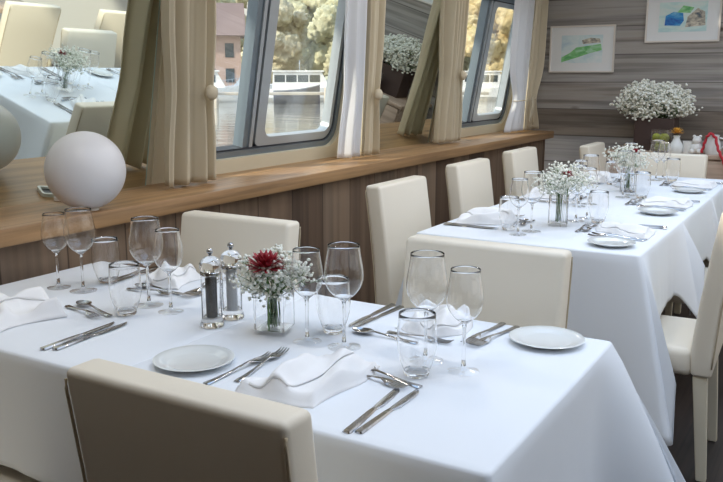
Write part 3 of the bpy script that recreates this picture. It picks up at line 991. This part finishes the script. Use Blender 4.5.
mill(-1.257, 1.502, M['salt'], 'clear salt mill standing behind the pepper mill', 'salt_mill')

# ------------------------------------------------------------------ flowers
def blossoms(pts, r0, r1, rng):
    """many small round blossoms as one mesh"""
    bmi = bmesh.new(); bmesh.ops.create_icosphere(bmi, subdivisions=1, radius=1)
    base = [v.co.copy() for v in bmi.verts]
    fcs = [[v.index for v in f.verts] for f in bmi.faces]
    bmi.verts.index_update()
    bmi.free()
    V, F = [], []
    for p in pts:
        r = rng.uniform(r0, r1)
        q = Matrix.Rotation(rng.uniform(0, PI), 3, Vector((rng.gauss(0, 1), rng.gauss(0, 1), rng.gauss(0, 1))).normalized())
        sc = (r, r, r * 0.72)
        b = len(V)
        for c in base:
            k = 1 + rng.uniform(-0.18, 0.18)
            V.append(Vector(p) + q @ Vector((c.x * sc[0] * k, c.y * sc[1] * k, c.z * sc[2] * k)))
        F += [[b + i for i in f] for f in fcs]
    me = bpy.data.meshes.new('blossoms')
    me.from_pydata([tuple(v) for v in V], [], F)
    return me

def gypsophila(loc, rx, ry, rz_, zc, n, r0, r1, neck, seed, label, stemr=0.0008, base=0.0, ncl=26, csp=0.25):
    rng = random.Random(seed)
    t = empty('gypsophila', loc, 0, label, 'flowers')
    pts = []
    bm = bmesh.new()
    for c in range(ncl):
        while True:
            d = Vector((rng.uniform(-1, 1), rng.uniform(-1, 1), rng.uniform(-0.85, 1)))
            if 0.25 < d.length < 1: break
        cc = Vector((d.x * rx, d.y * ry, zc + d.z * rz_))
        a = rng.uniform(0, 2 * PI)
        nk = Vector((neck * math.cos(a) * rng.random(), neck * math.sin(a) * rng.random(), base + 0.004))
        mid = Vector((nk.x * 0.8 + cc.x * 0.12, nk.y * 0.8 + cc.y * 0.12, base + (zc - rz_ - base) * 0.85 + 0.01))
        tube(bm, [nk, mid, (mid + cc) / 2 + Vector((cc.x * 0.05, cc.y * 0.05, 0)), cc], stemr, 4)
        for k in range(n // ncl):
            s = csp
            e = Vector((rng.gauss(0, s) * rx, rng.gauss(0, s) * ry, rng.gauss(0, s) * rz_))
            p = cc + e
            pts.append(p)
            if k % 3 == 0:
                tube(bm, [cc - Vector((0, 0, rz_ * 0.25)), p], stemr * 0.6, 3)
    st = obj('stems', bm, M['stem'], t, 180); tag(st, 'thin green stems', kind='stuff')
    b = obj('blossoms', blossoms(pts, r0, r1, rng), M['gyp'], t, 180); tag(b, 'tiny white blossoms', kind='stuff')
    return t

def square_vase(x, y, z, label, s=0.037, h=0.098):
    t = empty('square_vase', (x, y, z), R(14), label, 'vase')
    bm = bmesh.new()
    ring_prism(bm, rrect(-s, s, -s, s, 0.006, 3), rrect(-s + 0.004, s - 0.004, -s + 0.004, s - 0.004, 0.004, 3), 0.0125, h, lambda u, v, d: Vector((u, v, d)))
    obj('wall', bm, M['tumb'], t, 40)
    bm = bmesh.new(); prism(bm, rrect(-s, s, -s, s, 0.006, 3), 0.0003, 0.012, lambda u, v, d: Vector((u, v, d)))
    obj('base', bm, M['clear'], t, 40)
    return t

def red_flower(x, y, z, label, r=0.022, n=20, m=None, z0=None):
    t = empty('red_chrysanthemum', (x, y, z), 0, label, 'flower')
    bm = bmesh.new()
    for ring, (tilt, L) in enumerate(((8, 1.0), (28, 1.0), (48, 0.95), (64, 0.85), (80, 0.7))):
        for k in range(n - ring * 2):
            a = 2 * PI * (k + 0.5 * ring) / (n - ring * 2)
            c, s = math.cos(a), math.sin(a)
            ct, st = math.cos(R(tilt)), math.sin(R(tilt))
            w = r * 0.085
            V = []
            for f, wf in ((0.08, 0.5), (0.5, 1.0), (0.85, 0.9), (1.0, 0.25)):
                rad_, hh = r * L * f * ct, r * L * f * st + 0.12 * r * f * f * math.sin(k * 2.3)
                for sg in (-1, 1):
                    V.append(bm.verts.new((c * rad_ - s * sg * w * wf, s * rad_ + c * sg * w * wf, hh)))
            for q in range(3):
                bm.faces.new((V[2 * q], V[2 * q + 1], V[2 * q + 3], V[2 * q + 2]))
    p = obj('petals', bm, m or M['red'], t, 180); solidify(p, 0.0006)
    bm = bmesh.new(); tube(bm, [(0, 0, 0.002), (0.003, 0.002, -0.03), (0.0, 0.006, -(z - z0) + 0.004 if z0 else -0.08)], 0.0016, 6)
    obj('stem', bm, M['stem'], t, 180)
    return t

square_vase(-1.10, 1.462, ZT, 'square glass vase of flowers beside the mills on the front table')
gypsophila((-1.10, 1.462, ZT + 0.012), 0.080, 0.068, 0.050, 0.128, 1000, 0.0034, 0.0056, 0.022, 11, 'spray of white gypsophila in the square vase on the front table', ncl=40, csp=0.2, stemr=0.0011)
red_flower(-1.085, 1.415, ZT + 0.160, 'dark red chrysanthemum among white gypsophila on the front table', 0.046, 28, z0=ZT + 0.012)

# ------------------------------------------------------------------ long table settings
def place(edge, yc, side, who, seed):
    """side: +1 window side (guest faces +x), -1 aisle side (guest faces -x)"""
    def q(r, i):            # r: towards the guest's right hand, i: inwards from the edge
        return (edge + side * i, yc - side * r)
    rz = -PI / 2 if side > 0 else PI / 2
    def pt(kind, r, i, a, lab, grp):
        x, y = q(r, i)
        put(kind, x, y, rz + R(a), lab, grp)
    pt('knife', 0.185, 0.135, 3, 'outer knife at ' + who, GC)
    pt('knife', 0.160, 0.130, 1, 'inner knife at ' + who, GC)
    pt('fork', -0.135, 0.14, 4, 'outer fork at ' + who, GC)
    pt('fork', -0.105, 0.135, -2, 'inner fork at ' + who, GC)
    if side < 0:
        pt('plate', -0.26, 0.125, 0, 'white side plate at ' + who, GP)
    pt('dspoon', 0.02, 0.275, 90, 'dessert spoon at ' + who, GC)
    pt('dfork', 0.0, 0.30, -90, 'dessert fork at ' + who, GC)
    x, y = q(0.02, 0.14)
    napkin(x, y, rz, 0.19, 0.20, 'folded white napkin at ' + who, seed, 0.045 if side > 0 else 0.02)
    pt('tumbler', 0.165, 0.285, 0, 'water tumbler at ' + who, GT)
    pt('big', 0.155, 0.372, 0, 'larger wine glass at ' + who, GW)
    pt('small', 0.245, 0.352, 0, 'smaller wine glass at ' + who, GW)
for i, yc in enumerate((3.13, 3.92, 4.70)):
    o = ['first', 'second', 'third'][i]
    place(T2X[0], yc, 1, 'the %s window-side place of the long table' % o, 7 + 2 * i)
    place(T2X[1], yc, -1, 'the %s aisle-side place of the long table' % o, 8 + 2 * i)
for k, (y, lab) in enumerate(((3.155, 'nearer'), (4.31, 'farther'))):
    square_vase(-0.965, y, ZT, '%s square glass flower vase on the long table' % lab, 0.037, 0.12)
    gypsophila((-0.965, y, ZT + 0.012), 0.10, 0.09, 0.05, 0.165, 620, 0.0042, 0.0068, 0.022, 21 + k, 'spray of white gypsophila in the %s vase on the long table' % lab, ncl=26)
    red_flower(-0.93, y - 0.02, ZT + 0.2, 'dark red flower in the %s vase on the long table' % lab, 0.026, 16, z0=ZT + 0.012)

# ------------------------------------------------------------------ end wall: pictures
def art_mat(name, cols, seed, scale=7):
    m, nt, p = principled(name, (0.8, 0.8, 0.8), 0.5)
    tc = nt.n('ShaderNodeTexCoord')
    mp = nt.n('ShaderNodeMapping'); mp.inputs['Location'].default_value = (seed, seed * 2.3, seed * 0.7); mp.inputs['Scale'].default_value = (1, 1, 2.0)
    no = nt.n('ShaderNodeTexNoise'); no.inputs['Scale'].default_value = scale; no.inputs['Detail'].default_value = 5; no.inputs['Distortion'].default_value = 0.8
    nt.l(tc, 'Object', mp, 0); nt.l(mp, 0, no, 'Vector')
    k = len(cols)
    r = ramp(nt, [(0.32 + 0.36 * i / (k - 1), c) for i, c in enumerate(cols)], 'LINEAR')
    nt.l(no, 0, r, 0); nt.l(r, 0, p, 'Base Color')
    return m
def picture(x0, x1, z0, z1, label, bgcols, patches, seed, rot=0.0):
    xc, zc = (x0 + x1) / 2, (z0 + z1) / 2
    t = empty('framed_picture', (xc, YE - 0.022, zc), 0, label, 'picture', 'framed pictures on the plank wall')
    t.rotation_euler = (0, rot, 0)
    hx, hz = (x1 - x0) / 2, (z1 - z0) / 2
    mp = lambda u, v, d: Vector((u, d, v))
    bm = bmesh.new(); ring_prism(bm, rrect(-hx, hx, -hz, hz, 0.002, 2), rrect(-hx + 0.012, hx - 0.012, -hz + 0.012, hz - 0.012, 0.002, 2), -0.004, 0.02, mp)
    obj('frame', bm, M['frame_w'], t, 30)
    bm = bmesh.new(); prism(bm, rrect(-hx + 0.011, hx - 0.011, -hz + 0.011, hz - 0.011, 0.002, 2), 0.008, 0.014, mp)
    obj('mat_board', bm, M['mat_board'], t)
    ix, iz = hx - 0.095, hz - 0.075
    bm = bmesh.new(); prism(bm, rrect(-ix, ix, -iz, iz, 0.002, 2), 0.006, 0.0078, mp)
    obj('artwork', bm, art_mat('artwork_%d' % seed, bgcols, seed), t)
    for k, (pm, pts) in enumerate(patches):
        bm = bmesh.new(); prism(bm, [(u * ix, v * iz) for u, v in pts], 0.005 - 0.0004 * k, 0.0059, mp)
        obj('painted_shape', bm, pm, t)
    return t
M['frame_w'] = mat('pale_frame', (0.78, 0.74, 0.70), 0.4)
M['mat_board'] = mat('mat_board', (0.84, 0.87, 0.90), 0.7, noise_=dict(scale=90, strength=0.03))
gr = art_mat('art_green', [(0.10, 0.45, 0.16), (0.25, 0.62, 0.25), (0.45, 0.75, 0.55)], 3.3, 14)
bl = art_mat('art_blue', [(0.02, 0.12, 0.5), (0.03, 0.30, 0.70), (0.2, 0.55, 0.8)], 5.1, 14)
gy = art_mat('art_grey', [(0.10, 0.14, 0.18), (0.45, 0.42, 0.36), (0.75, 0.72, 0.62)], 6.1, 22)
picture(-2.18, -1.66, 1.366, 1.732, 'framed abstract print with a green streak, lower left on the plank wall',
        [(0.55, 0.72, 0.82), (0.70, 0.84, 0.88), (0.80, 0.88, 0.92)],
        [(gr, [(-0.98, -0.95), (-0.2, -0.6), (0.3, -0.35), (0.97, -0.1), (0.92, 0.35), (0.3, 0.22), (-0.25, 0.12), (-0.6, -0.3), (-0.98, -0.6)]),
         (gy, [(0.05, 0.35), (0.9, 0.45), (0.85, 0.72), (0.4, 0.8), (0.0, 0.62)])], 1, R(0))
picture(-1.436, -0.905, 1.588, 1.955, 'framed abstract print with a deep blue block, upper right on the plank wall',
        [(0.45, 0.70, 0.75), (0.65, 0.84, 0.84), (0.78, 0.86, 0.84)],
        [(bl, [(-0.75, -0.55), (-0.1, -0.6), (0.05, -0.25), (0.0, 0.25), (-0.4, 0.35), (-0.72, 0.1)]),
         (gy, [(0.12, -0.7), (0.95, -0.6), (0.9, 0.3), (0.6, 0.55), (0.2, 0.0)]),
         (gr, [(-0.25, 0.3), (0.3, 0.25), (0.45, 0.6), (0.0, 0.75)])], 2, R(0))

# ------------------------------------------------------------------ sideboard at the end wall and what stands on it
SBZ = 0.80
t = empty('sideboard', (-0.75, 6.38, 0), 0, 'pale wooden sideboard against the plank wall at the far end', 'sideboard')
box('body', -0.80, 0.80, -0.26, 0.28, 0.06, SBZ - 0.03, M['side_wood'], t, 0.004)
box('top', -0.82, 0.82, -0.285, 0.29, SBZ - 0.0295, SBZ, M['side_wood'], t, 0.004)
for k in range(3):
    x0 = -0.79 + k * 0.53
    d = box('door', x0, x0 + 0.52, -0.281, -0.262, 0.075, SBZ - 0.04, M['side_wood'], t, 0.003)
    bm = bmesh.new(); lathe(bm, [(0, 0), (0.006, 0), (0.006, 0.012), (0.012, 0.016), (0.012, 0.022), (0, 0.024)], 16)
    bmesh.ops.rotate(bm, verts=bm.verts, cent=(0, 0, 0), matrix=Matrix.Rotation(R(90), 3, 'X'))
    kn = obj('knob', bm, M['steel'], d, 50); kn.location = (x0 + 0.47, -0.282, 0.62)
box('plinth', -0.78, 0.78, -0.23, 0.27, 0, 0.0595, M['dark'], t)
t = empty('planter_box', (-1.25, 6.40, SBZ), R(0), 'dark brown square planter box holding the big gypsophila bouquet', 'planter')
bm = bmesh.new()
ring_prism(bm, rrect(-0.14, 0.14, -0.10, 0.10, 0.006, 3), rrect(-0.125, 0.125, -0.085, 0.085, 0.004, 3), 0.012, 0.235, lambda u, v, d: Vector((u, v, d)))
obj('body', bm, M['planter'], t, 40)
bm = bmesh.new(); prism(bm, rrect(-0.14, 0.14, -0.10, 0.10, 0.006, 3), 0, 0.0118, lambda u, v, d: Vector((u, v, d)))
obj('base', bm, M['planter'], t, 40)
gypsophila((-1.27, 6.40, SBZ + 0.014), 0.235, 0.17, 0.13, 0.34, 5200, 0.008, 0.013, 0.06, 31, 'large cloud of white gypsophila in the dark planter by the plank wall', stemr=0.0015, ncl=92, csp=0.155)
# glass jar of green fruit
t = empty('glass_jar', (-1.17, 6.20, SBZ), 0, 'glass jar of lime green fruit in front of the dark planter', 'jar')
bm = bmesh.new(); lathe(bm, [(0, 0.001), (0.07, 0.001), (0.075, 0.01), (0.078, 0.16), (0.0755, 0.16), (0.0725, 0.012), (0, 0.008)], 32)
obj('wall', bm, M['tumb'], t, 60)
rng = random.Random(5)
for k, (a, z) in enumerate(((0, 0.042), (120, 0.042), (240, 0.042), (60, 0.098), (185, 0.1), (300, 0.1))):
    bm = bmesh.new(); lathe(bm, [(0, -0.028), (0.012, -0.031), (0.026, -0.018), (0.031, 0.002), (0.025, 0.02), (0.012, 0.029), (0.003, 0.026), (0, 0.024)], 20)
    o = obj('lime_fruit', bm, M['lime'], None, 180); o.location = (-1.17 + 0.036 * math.cos(R(a)), 6.20 + 0.036 * math.sin(R(a)), SBZ + z + 0.004)
    o.rotation_euler = (rng.uniform(-0.5, 0.5), rng.uniform(-0.5, 0.5), 0)
    tag(o, 'lime green fruit inside the glass jar by the dark planter', 'fruit', 'green fruit in the glass jar')
red_flower(-1.06, 6.16, SBZ + 0.14, 'small orange flower right of the glass jar on the sideboard', 0.05, 14, M['yellow'], SBZ + 0.01)
COL.objects[-1]
# white ceramics and candle holders
def ceramic(name, prof, x, y, label, cat, m=None):
    bm = bmesh.new(); lathe(bm, prof, 28)
    o = obj(name, bm, m or M['china'], None, 60); o.location = (x, y, SBZ)
    return tag(o, label, cat, 'white ornaments on the sideboard')
vprof = [(0, 0), (0.04, 0), (0.048, 0.02), (0.046, 0.06), (0.026, 0.09), (0.02, 0.11), (0.026, 0.125), (0.022, 0.125), (0.017, 0.11), (0.022, 0.09), (0.04, 0.05), (0, 0.01)]
cprof = [(0, 0), (0.036, 0), (0.038, 0.01), (0.038, 0.085), (0.034, 0.085), (0.033, 0.012), (0, 0.012)]
ceramic('bud_vase', vprof, -1.06, 6.16, 'little white bud vase with an orange flower on the sideboard', 'vase')
ceramic('candle_cup', cprof, -0.985, 6.19, 'white candle cup just right of the bud vase', 'candle holder', M['white_paint'])
t = empty('bear_figurine', (-0.925, 6.17, SBZ), 0, 'white animal shaped figurine on the sideboard near the red ribbon', 'figurine')
bm = bmesh.new()
for (x, y, z, r) in ((0, 0, 0.04, 0.04), (0, -0.005, 0.095, 0.03), (-0.02, 0, 0.122, 0.011), (0.02, 0, 0.122, 0.011), (-0.025, -0.03, 0.02, 0.018), (0.025, -0.03, 0.02, 0.018)):
    g = bmesh.ops.create_uvsphere(bm, u_segments=20, v_segments=12, radius=r)
    for v in g['verts']: v.co += Vector((x, y, max(z, r)))
obj('body', bm, M['white_paint'], t, 180)
t = empty('ceramic_jug', (-0.825, 6.20, SBZ), 0, 'white jug with a red ribbon hanging over it, at the far right', 'jug')
bm = bmesh.new(); lathe(bm, [(0, 0), (0.045, 0), (0.055, 0.03), (0.05, 0.08), (0.036, 0.11), (0.042, 0.135), (0.037, 0.135), (0.031, 0.11), (0.045, 0.07), (0, 0.012)], 28)
obj('body', bm, M['china'], t, 60)
bm = bmesh.new(); tube(bm, [(0.04, 0, 0.115), (0.075, 0, 0.11), (0.085, 0, 0.075), (0.054, 0, 0.04)], 0.006, 8)
obj('handle', bm, M['china'], t, 180)
bm = bmesh.new()
ctrl = [Vector(c) for c in ((-0.885, 6.125, SBZ + 0.012), (-0.875, 6.13, SBZ + 0.06), (-0.86, 6.135, SBZ + 0.125), (-0.835, 6.14, SBZ + 0.15), (-0.80, 6.135, SBZ + 0.12), (-0.78, 6.11, SBZ + 0.05), (-0.755, 6.078, SBZ + 0.012), (-0.72, 6.068, SBZ - 0.06), (-0.69, 6.068, SBZ - 0.12))]
pts = []
for q in range(len(ctrl) - 1):
    for k in range(6):
        p_ = ctrl[q].lerp(ctrl[q + 1], k / 6)
        a_ = (q * 6 + k) * 1.3
        pts.append(p_ + Vector((0.003 * math.cos(a_), 0.0, 0.003 * math.sin(a_))))
tube(bm, pts, 0.0095, 8)
tag(obj('red_garland', bm, M['redr'], None, 180), 'red twisted garland trailing over the sideboard at the right edge', 'garland')

# ------------------------------------------------------------------ outdoors: water, jetty, boats, house, trees
WZ = -0.75
m, nt, p = principled('harbour_water', (0.30, 0.29, 0.26), 0.08)
add_noise(m, nt, p, scale=0.9, strength=0.25, dist=0.12, stretch=(0.5, 1.2, 1))
M['water'] = m
M['bark'] = mat('bark', (0.12, 0.09, 0.06), 0.9, noise_=dict(scale=5, strength=0.6, dist=0.05))
def leafmat(name, a, b):
    m, nt, p = principled(name, a, 0.9)
    add_noise(m, nt, p, scale=1.1, strength=1.0, dist=0.4, c0=a, c1=b, detail=8)
    return m
LEAF = [leafmat('foliage_olive', (0.40, 0.36, 0.24), (0.66, 0.60, 0.42)), leafmat('foliage_green', (0.34, 0.34, 0.22), (0.58, 0.56, 0.38)), leafmat('foliage_autumn', (0.46, 0.36, 0.18), (0.74, 0.60, 0.34))]  # leaf colours lightened to stand in for distance haze and stronger sun
M['hull'] = mat('white_gelcoat', (0.82, 0.82, 0.80), 0.25, noise_=dict(scale=2, strength=0.02))
M['hull_dark'] = mat('dark_hull', (0.09, 0.10, 0.12), 0.4)
M['boat_glass'] = mat('boat_window_glass', (0.05, 0.07, 0.08), 0.08)
M['jetty'] = mat('jetty_timber', (0.52, 0.47, 0.40), 0.8, noise_=dict(scale=6, strength=0.2, dist=0.02))
M['brick'] = mat('pink_brick', (0.50, 0.36, 0.30), 0.85, noise_=dict(scale=8, strength=0.3, dist=0.02))
M['tiles'] = mat('brown_roof', (0.22, 0.16, 0.15), 0.8, noise_=dict(scale=5, strength=0.3, dist=0.05))
M['tarp'] = mat('blue_tarpaulin', (0.46, 0.52, 0.58), 0.6, noise_=dict(scale=4, strength=0.3, dist=0.05))

bm = bmesh.new(); bx(bm, -220, -3.6, -60, 240, WZ - 0.4, WZ)
tag(obj('water', bm, M['water']), kind='structure')
bm = bmesh.new()
surf(bm, lambda u, v: Vector((-200 + 260 * u, 96 + 60 * v + 10 * math.sin(u * 5), WZ + 0.1 + 4 * v + 0.8 * noise.noise(Vector((u * 14, v * 3, 0))))), 60, 10)
tag(obj('river_bank', bm, LEAF[1], None, 180), kind='structure')

def boat(cx, cy, yaw, L, B, hullm, label, cabin=True):
    t = empty('motor_boat', (cx, cy, WZ), yaw, label, 'boat', 'boats moored across the water')
    bm = bmesh.new()
    secs = []
    n = 14
    for i in range(n + 1):
        f = i / n
        w = B / 2 * (1 - max(0, (f - 0.55) / 0.45) ** 2.2) * (0.9 + 0.1 * min(1, f * 4))
        w = max(w, 0.03)
        sh = 1.0 + 0.45 * f * f
        secs.append([bm.verts.new((-L / 2 + L * f, y, z)) for y, z in ((0, -0.25), (w * 0.75, -0.1), (w, 0.35), (w * 1.02, sh), (0, sh + 0.06), (-w * 1.02, sh), (-w, 0.35), (-w * 0.75, -0.1))])
    for a, b in zip(secs, secs[1:]):
        for k in range(8):
            j = (k + 1) % 8
            bm.faces.new((a[k], a[j], b[j], b[k]))
    bm.faces.new(secs[0]); bm.faces.new(secs[-1][::-1])
    obj('hull', bm, hullm, t, 30)
    if cabin:
        bm = bmesh.new()
        cl, ch, cw = L * 0.5, 1.5, B * 0.36
        prism(bm, [(-cl / 2, 1.0), (cl / 2 + 0.5, 1.1), (cl / 2 - 0.25, 1.0 + ch), (-cl / 2 + 0.1, 1.0 + ch)], -cw, cw, lambda u, v, d: Vector((u - L * 0.06, d, v)))
        obj('cabin', bm, M['hull'], t)
        bm = bmesh.new(); bx(bm, -cl / 2 - 0.3 - L * 0.06, cl / 2 - 0.05 - L * 0.06, -cw - 0.15, cw + 0.15, 1.0 + ch + 0.002, 1.12 + ch, 0.04)
        obj('cabin_roof', bm, M['hull'], t)
        for s in (-1, 1):
            for k in range(4):
                x0 = -cl / 2 + 0.2 + k * (cl - 0.5) / 4 - L * 0.06
                bm = bmesh.new(); bx(bm, x0, x0 + (cl - 0.9) / 4, s * cw - 0.02, s * cw + 0.02, 1.65, 2.25, 0.01)
                obj('cabin_window', bm, M['boat_glass'], t)
        bm = bmesh.new()
        for k in range(6):
            x = L * 0.18 + k * L * 0.055
            tube(bm, [(x, -B * 0.34 * (1 - k * 0.12), 1.05 + 0.06 * k), (x, -B * 0.34 * (1 - k * 0.12), 1.75 + 0.05 * k)], 0.02, 5)
        tube(bm, [(L * 0.18 + k * L * 0.055, -B * 0.34 * (1 - k * 0.12), 1.75 + 0.05 * k) for k in range(6)], 0.02, 5)
        obj('rail', bm, M['alu_light'], t, 180)
        bm = bmesh.new(); tube(bm, [(-L * 0.05, 0, 1.1 + ch), (-L * 0.05, 0, 2.0 + ch)], 0.03, 6)
        obj('mast', bm, M['alu_light'], t, 180)
    return t
boat(-41.3, 60.0, R(34), 9.0, 2.9, M['hull'], 'white cabin cruiser with a row of windows, seen through the nearer window')
boat(-47.3, 54.0, R(40), 6.4, 2.5, M['hull'], 'white motor boat moored below the brick house')
boat(-28.7, 70.5, R(24), 7.0, 2.5, M['hull'], 'white boat seen through the farther window')
boat(-37.4, 53.2, R(38), 3.6, 1.5, M['hull_dark'], 'small dark rowing boat beside the jetty', False)
t = boat(-48.6, 61.5, R(38), 4.6, 1.8, M['hull'], 'small boat under a pale blue tarpaulin left of the mullion', False)
bm = bmesh.new(); prism(bm, [(-1.7, 1.03), (1.3, 1.25), (0.5, 2.0), (-0.1, 2.7), (-0.5, 2.6), (-1.0, 1.8)], -0.5, 0.5, lambda u, v, d: Vector((u, d * (1.6 - v * 0.35), v)))
obj('tarpaulin', bm, M['tarp'], t, 30)
t = empty('jetty', (-34.0, 47.5, WZ), R(36), 'timber jetty on piles in front of the moored boats', 'jetty')
box('deck', -22, 14, -0.7, 0.7, 0.85, 1.05, M['jetty'], t, 0.02)
for k in range(5):
    x = -20 + k * 7.5
    bm = bmesh.new(); lathe(bm, [(0, -0.3), (0.14, -0.3), (0.14, 1.3), (0.10, 1.38), (0, 1.38)], 12, x, -0.85 if k % 2 else -0.85)
    obj('pile', bm, M['jetty'], t, 50)
t = empty('brick_house', (-64.0, 72.0, WZ + 0.6), R(41), 'pink brick house with a brown roof on the far bank', 'house')
box('wall', -4.6, 4.6, -3, 3, 0, 6.0, M['brick'], t)
bm = bmesh.new(); prism(bm, [(-3.8, 5.9), (3.8, 5.9), (0, 9.6)], -5.2, 5.2, lambda u, v, d: Vector((d, u, v)))
obj('roof', bm, M['tiles'], t)
for k in range(4):
    x = -3.4 + k * 2.1
    for z in (0.9, 3.6):
        w = box('window', x, x + 0.95, -3.05, -2.98, z, z + 1.5, M['boat_glass'], t)

def tree(x, y, h, r, mi, seed, label):
    rng = random.Random(seed)
    t = empty('tree', (x, y, WZ + 0.6), rng.uniform(0, 6), label, 'tree', 'trees on the far bank')
    bm = bmesh.new()
    tube(bm, [(0, 0, 0), (0.1, 0, h * 0.3), (0.0, 0.15, h * 0.6)], [h * 0.025, h * 0.02, h * 0.01], 8)
    obj('trunk', bm, M['bark'], t, 180)
    bm = bmesh.new()
    for k in range(30):
        a = rng.uniform(0, 2 * PI)
        q = rng.random() ** 0.6
        zz = h * rng.uniform(0.16, 0.88)
        env = r * math.sqrt(max(0.05, 1 - ((zz / h - 0.5) / 0.5) ** 2))
        rr = r * rng.uniform(0.26, 0.46)
        c = Vector((q * (env - rr * 0.4) * math.cos(a), q * (env - rr * 0.4) * math.sin(a), zz))
        g = bmesh.ops.create_icosphere(bm, subdivisions=4, radius=rr)
        for v in g['verts']:
            n_ = noise.noise(v.co * (2.2 / rr) + c) * 0.32 + noise.noise(v.co * (7 / rr) + c) * 0.22 + noise.noise(v.co * (18 / rr) + c) * 0.16
            v.co = v.co * (1 + n_) + c
    obj('crown', bm, LEAF[mi], t, 180)
    return t
TR = [(-92, 88, 13, 4.8, 0, 'broad olive tree behind the brick house'), (-81, 93, 15, 4.8, 1, 'tall green tree right of the brick house'), (-70, 95, 12, 4.6, 0, 'olive tree behind the left pane of the nearer window'),
      (-60, 97, 13.5, 4.6, 1, 'round green tree above the moored boats'), (-50, 99, 15, 4.6, 0, 'broad olive tree in the right pane of the nearer window'), (-40, 101, 13, 4.6, 2, 'yellow autumn tree in the farther window'),
      (-31, 103, 15, 4.4, 1, 'green tree right of the yellow autumn tree'), (-19, 105, 14, 4.4, 0, 'olive tree on the bank past the end wall'),
      (-91, 108, 19, 6.2, 0, 'tall olive tree in the back row behind the house'), (-77, 111, 20, 6.2, 1, 'highest green tree at the back of the bank'),
      (-63, 113, 19, 6.2, 0, 'tall olive tree at the mullion of the nearer window'), (-49, 115, 20, 6.2, 1, 'dark green tree standing behind the autumn tree'), (-35, 118, 19, 6.2, 0, 'tall olive tree in the back row towards the end wall'), (-21, 121, 18, 6.2, 1, 'green tree in the back row, farthest right')]
for k, (x, y, h, r, mi, lab) in enumerate(TR):
    tree(x, y, h, r, mi, 40 + k, lab)

# ------------------------------------------------------------------ light
dl0 = None  # unseen ceiling lamps, added so glasses and cutlery catch glints
for k, (x, y) in enumerate(((-1.1, 2.4), (0.5, 2.4), (-1.1, 4.2), (0.5, 4.2), (-1.75, 1.2), (-1.75, 3.3), (-1.75, 5.2), (-0.25, 1.4), (-0.25, 3.3), (-0.9, 0.6))):
    lab = 'unseen downlight above %s' % ['the long table near end', 'the aisle near end', 'the long table far end', 'the aisle far end', 'the sill end of the front table', 'the nearer window', 'the farther window', 'the aisle end of the front table', 'the middle of the aisle', 'the nearest chair'][k]
    if dl0 is None:
        dl0 = empty('added_ceiling_lamp', (x, y, ZC), 0, lab, 'added_lamp', 'unseen lamps added for glints')
        bm = bmesh.new(); lathe(bm, [(0.068, -0.002), (0.085, -0.001), (0.085, -0.012), (0.066, -0.014), (0.068, -0.002)], 24)
        obj('trim_ring', bm, M['steel'], dl0, 50)
    else:
        dup(dl0, (x, y, ZC), 0, lab)
    la = bpy.data.lights.new('glint_lamp', 'AREA'); la.shape = 'DISK'; la.size = 0.13; la.energy = 4.0; la.color = (1.0, 0.93, 0.84)
    ob = bpy.data.objects.new('glint_lamp', la); COL.objects.link(ob); ob.location = (x, y, ZC - 0.01)
w = bpy.data.worlds.new('overcast_sky'); SC.world = w
nt = NT(w)
tc = nt.n('ShaderNodeTexCoord'); sp = nt.n('ShaderNodeSeparateXYZ'); nt.l(tc, 'Generated', sp, 0)
rp = ramp(nt, [(0.0, (0.10, 0.085, 0.07)), (0.49, (0.22, 0.19, 0.16)), (0.505, (1.0, 0.94, 0.82)), (0.62, (0.95, 0.96, 0.98)), (1.0, (0.46, 0.68, 1.0))])
mr = nt.n('ShaderNodeMapRange'); mr.inputs['From Min'].default_value = -1; mr.inputs['From Max'].default_value = 1
nt.l(sp, 2, mr, 0); nt.l(mr, 0, rp, 0)
st = nt.n('ShaderNodeMapRange'); st.inputs['From Min'].default_value = 0.0; st.inputs['From Max'].default_value = 1.0; st.inputs['To Min'].default_value = 1.1; st.inputs['To Max'].default_value = 2.6
nt.l(sp, 2, st, 0)
bg = nt.n('ShaderNodeBackground'); nt.l(rp, 0, bg, 0); nt.l(st, 0, bg, 1)
o = nt.n('ShaderNodeOutputWorld'); nt.l(bg, 0, o, 0)
ld = bpy.data.lights.new('sun', 'SUN'); ld.energy = 6.5; ld.angle = R(3); ld.color = (1.0, 0.90, 0.74)
lo = bpy.data.objects.new('sun', ld); COL.objects.link(lo)
lo.rotation_euler = Vector((0.42, 0.70, -0.58)).to_track_quat('-Z', 'Y').to_euler()
SC.cycles.max_bounces = 26
SC.cycles.diffuse_bounces = 5
SC.cycles.glossy_bounces = 12
SC.cycles.transmission_bounces = 24
SC.cycles.transparent_max_bounces = 48
SC.cycles.caustics_refractive = True
SC.cycles.sample_clamp_indirect = 6
SC.view_settings.view_transform = 'Standard'
SC.view_settings.look = 'None'
SC.view_settings.exposure = -0.27
SC.view_settings.gamma = 1.0
SC.view_settings.use_curve_mapping = False

# ------------------------------------------------------------------ camera
cd = bpy.data.cameras.new('camera')
cd.sensor_width = 36.0
cd.lens = 821 / 723 * 36
cd.clip_start = 0.05
cd.clip_end = 600
co = bpy.data.objects.new('camera', cd); COL.objects.link(co)
co.location = (0, 0, 1.33)
co.rotation_euler = (R(90 - 11.2965), 0, R(30.669))
SC.camera = co
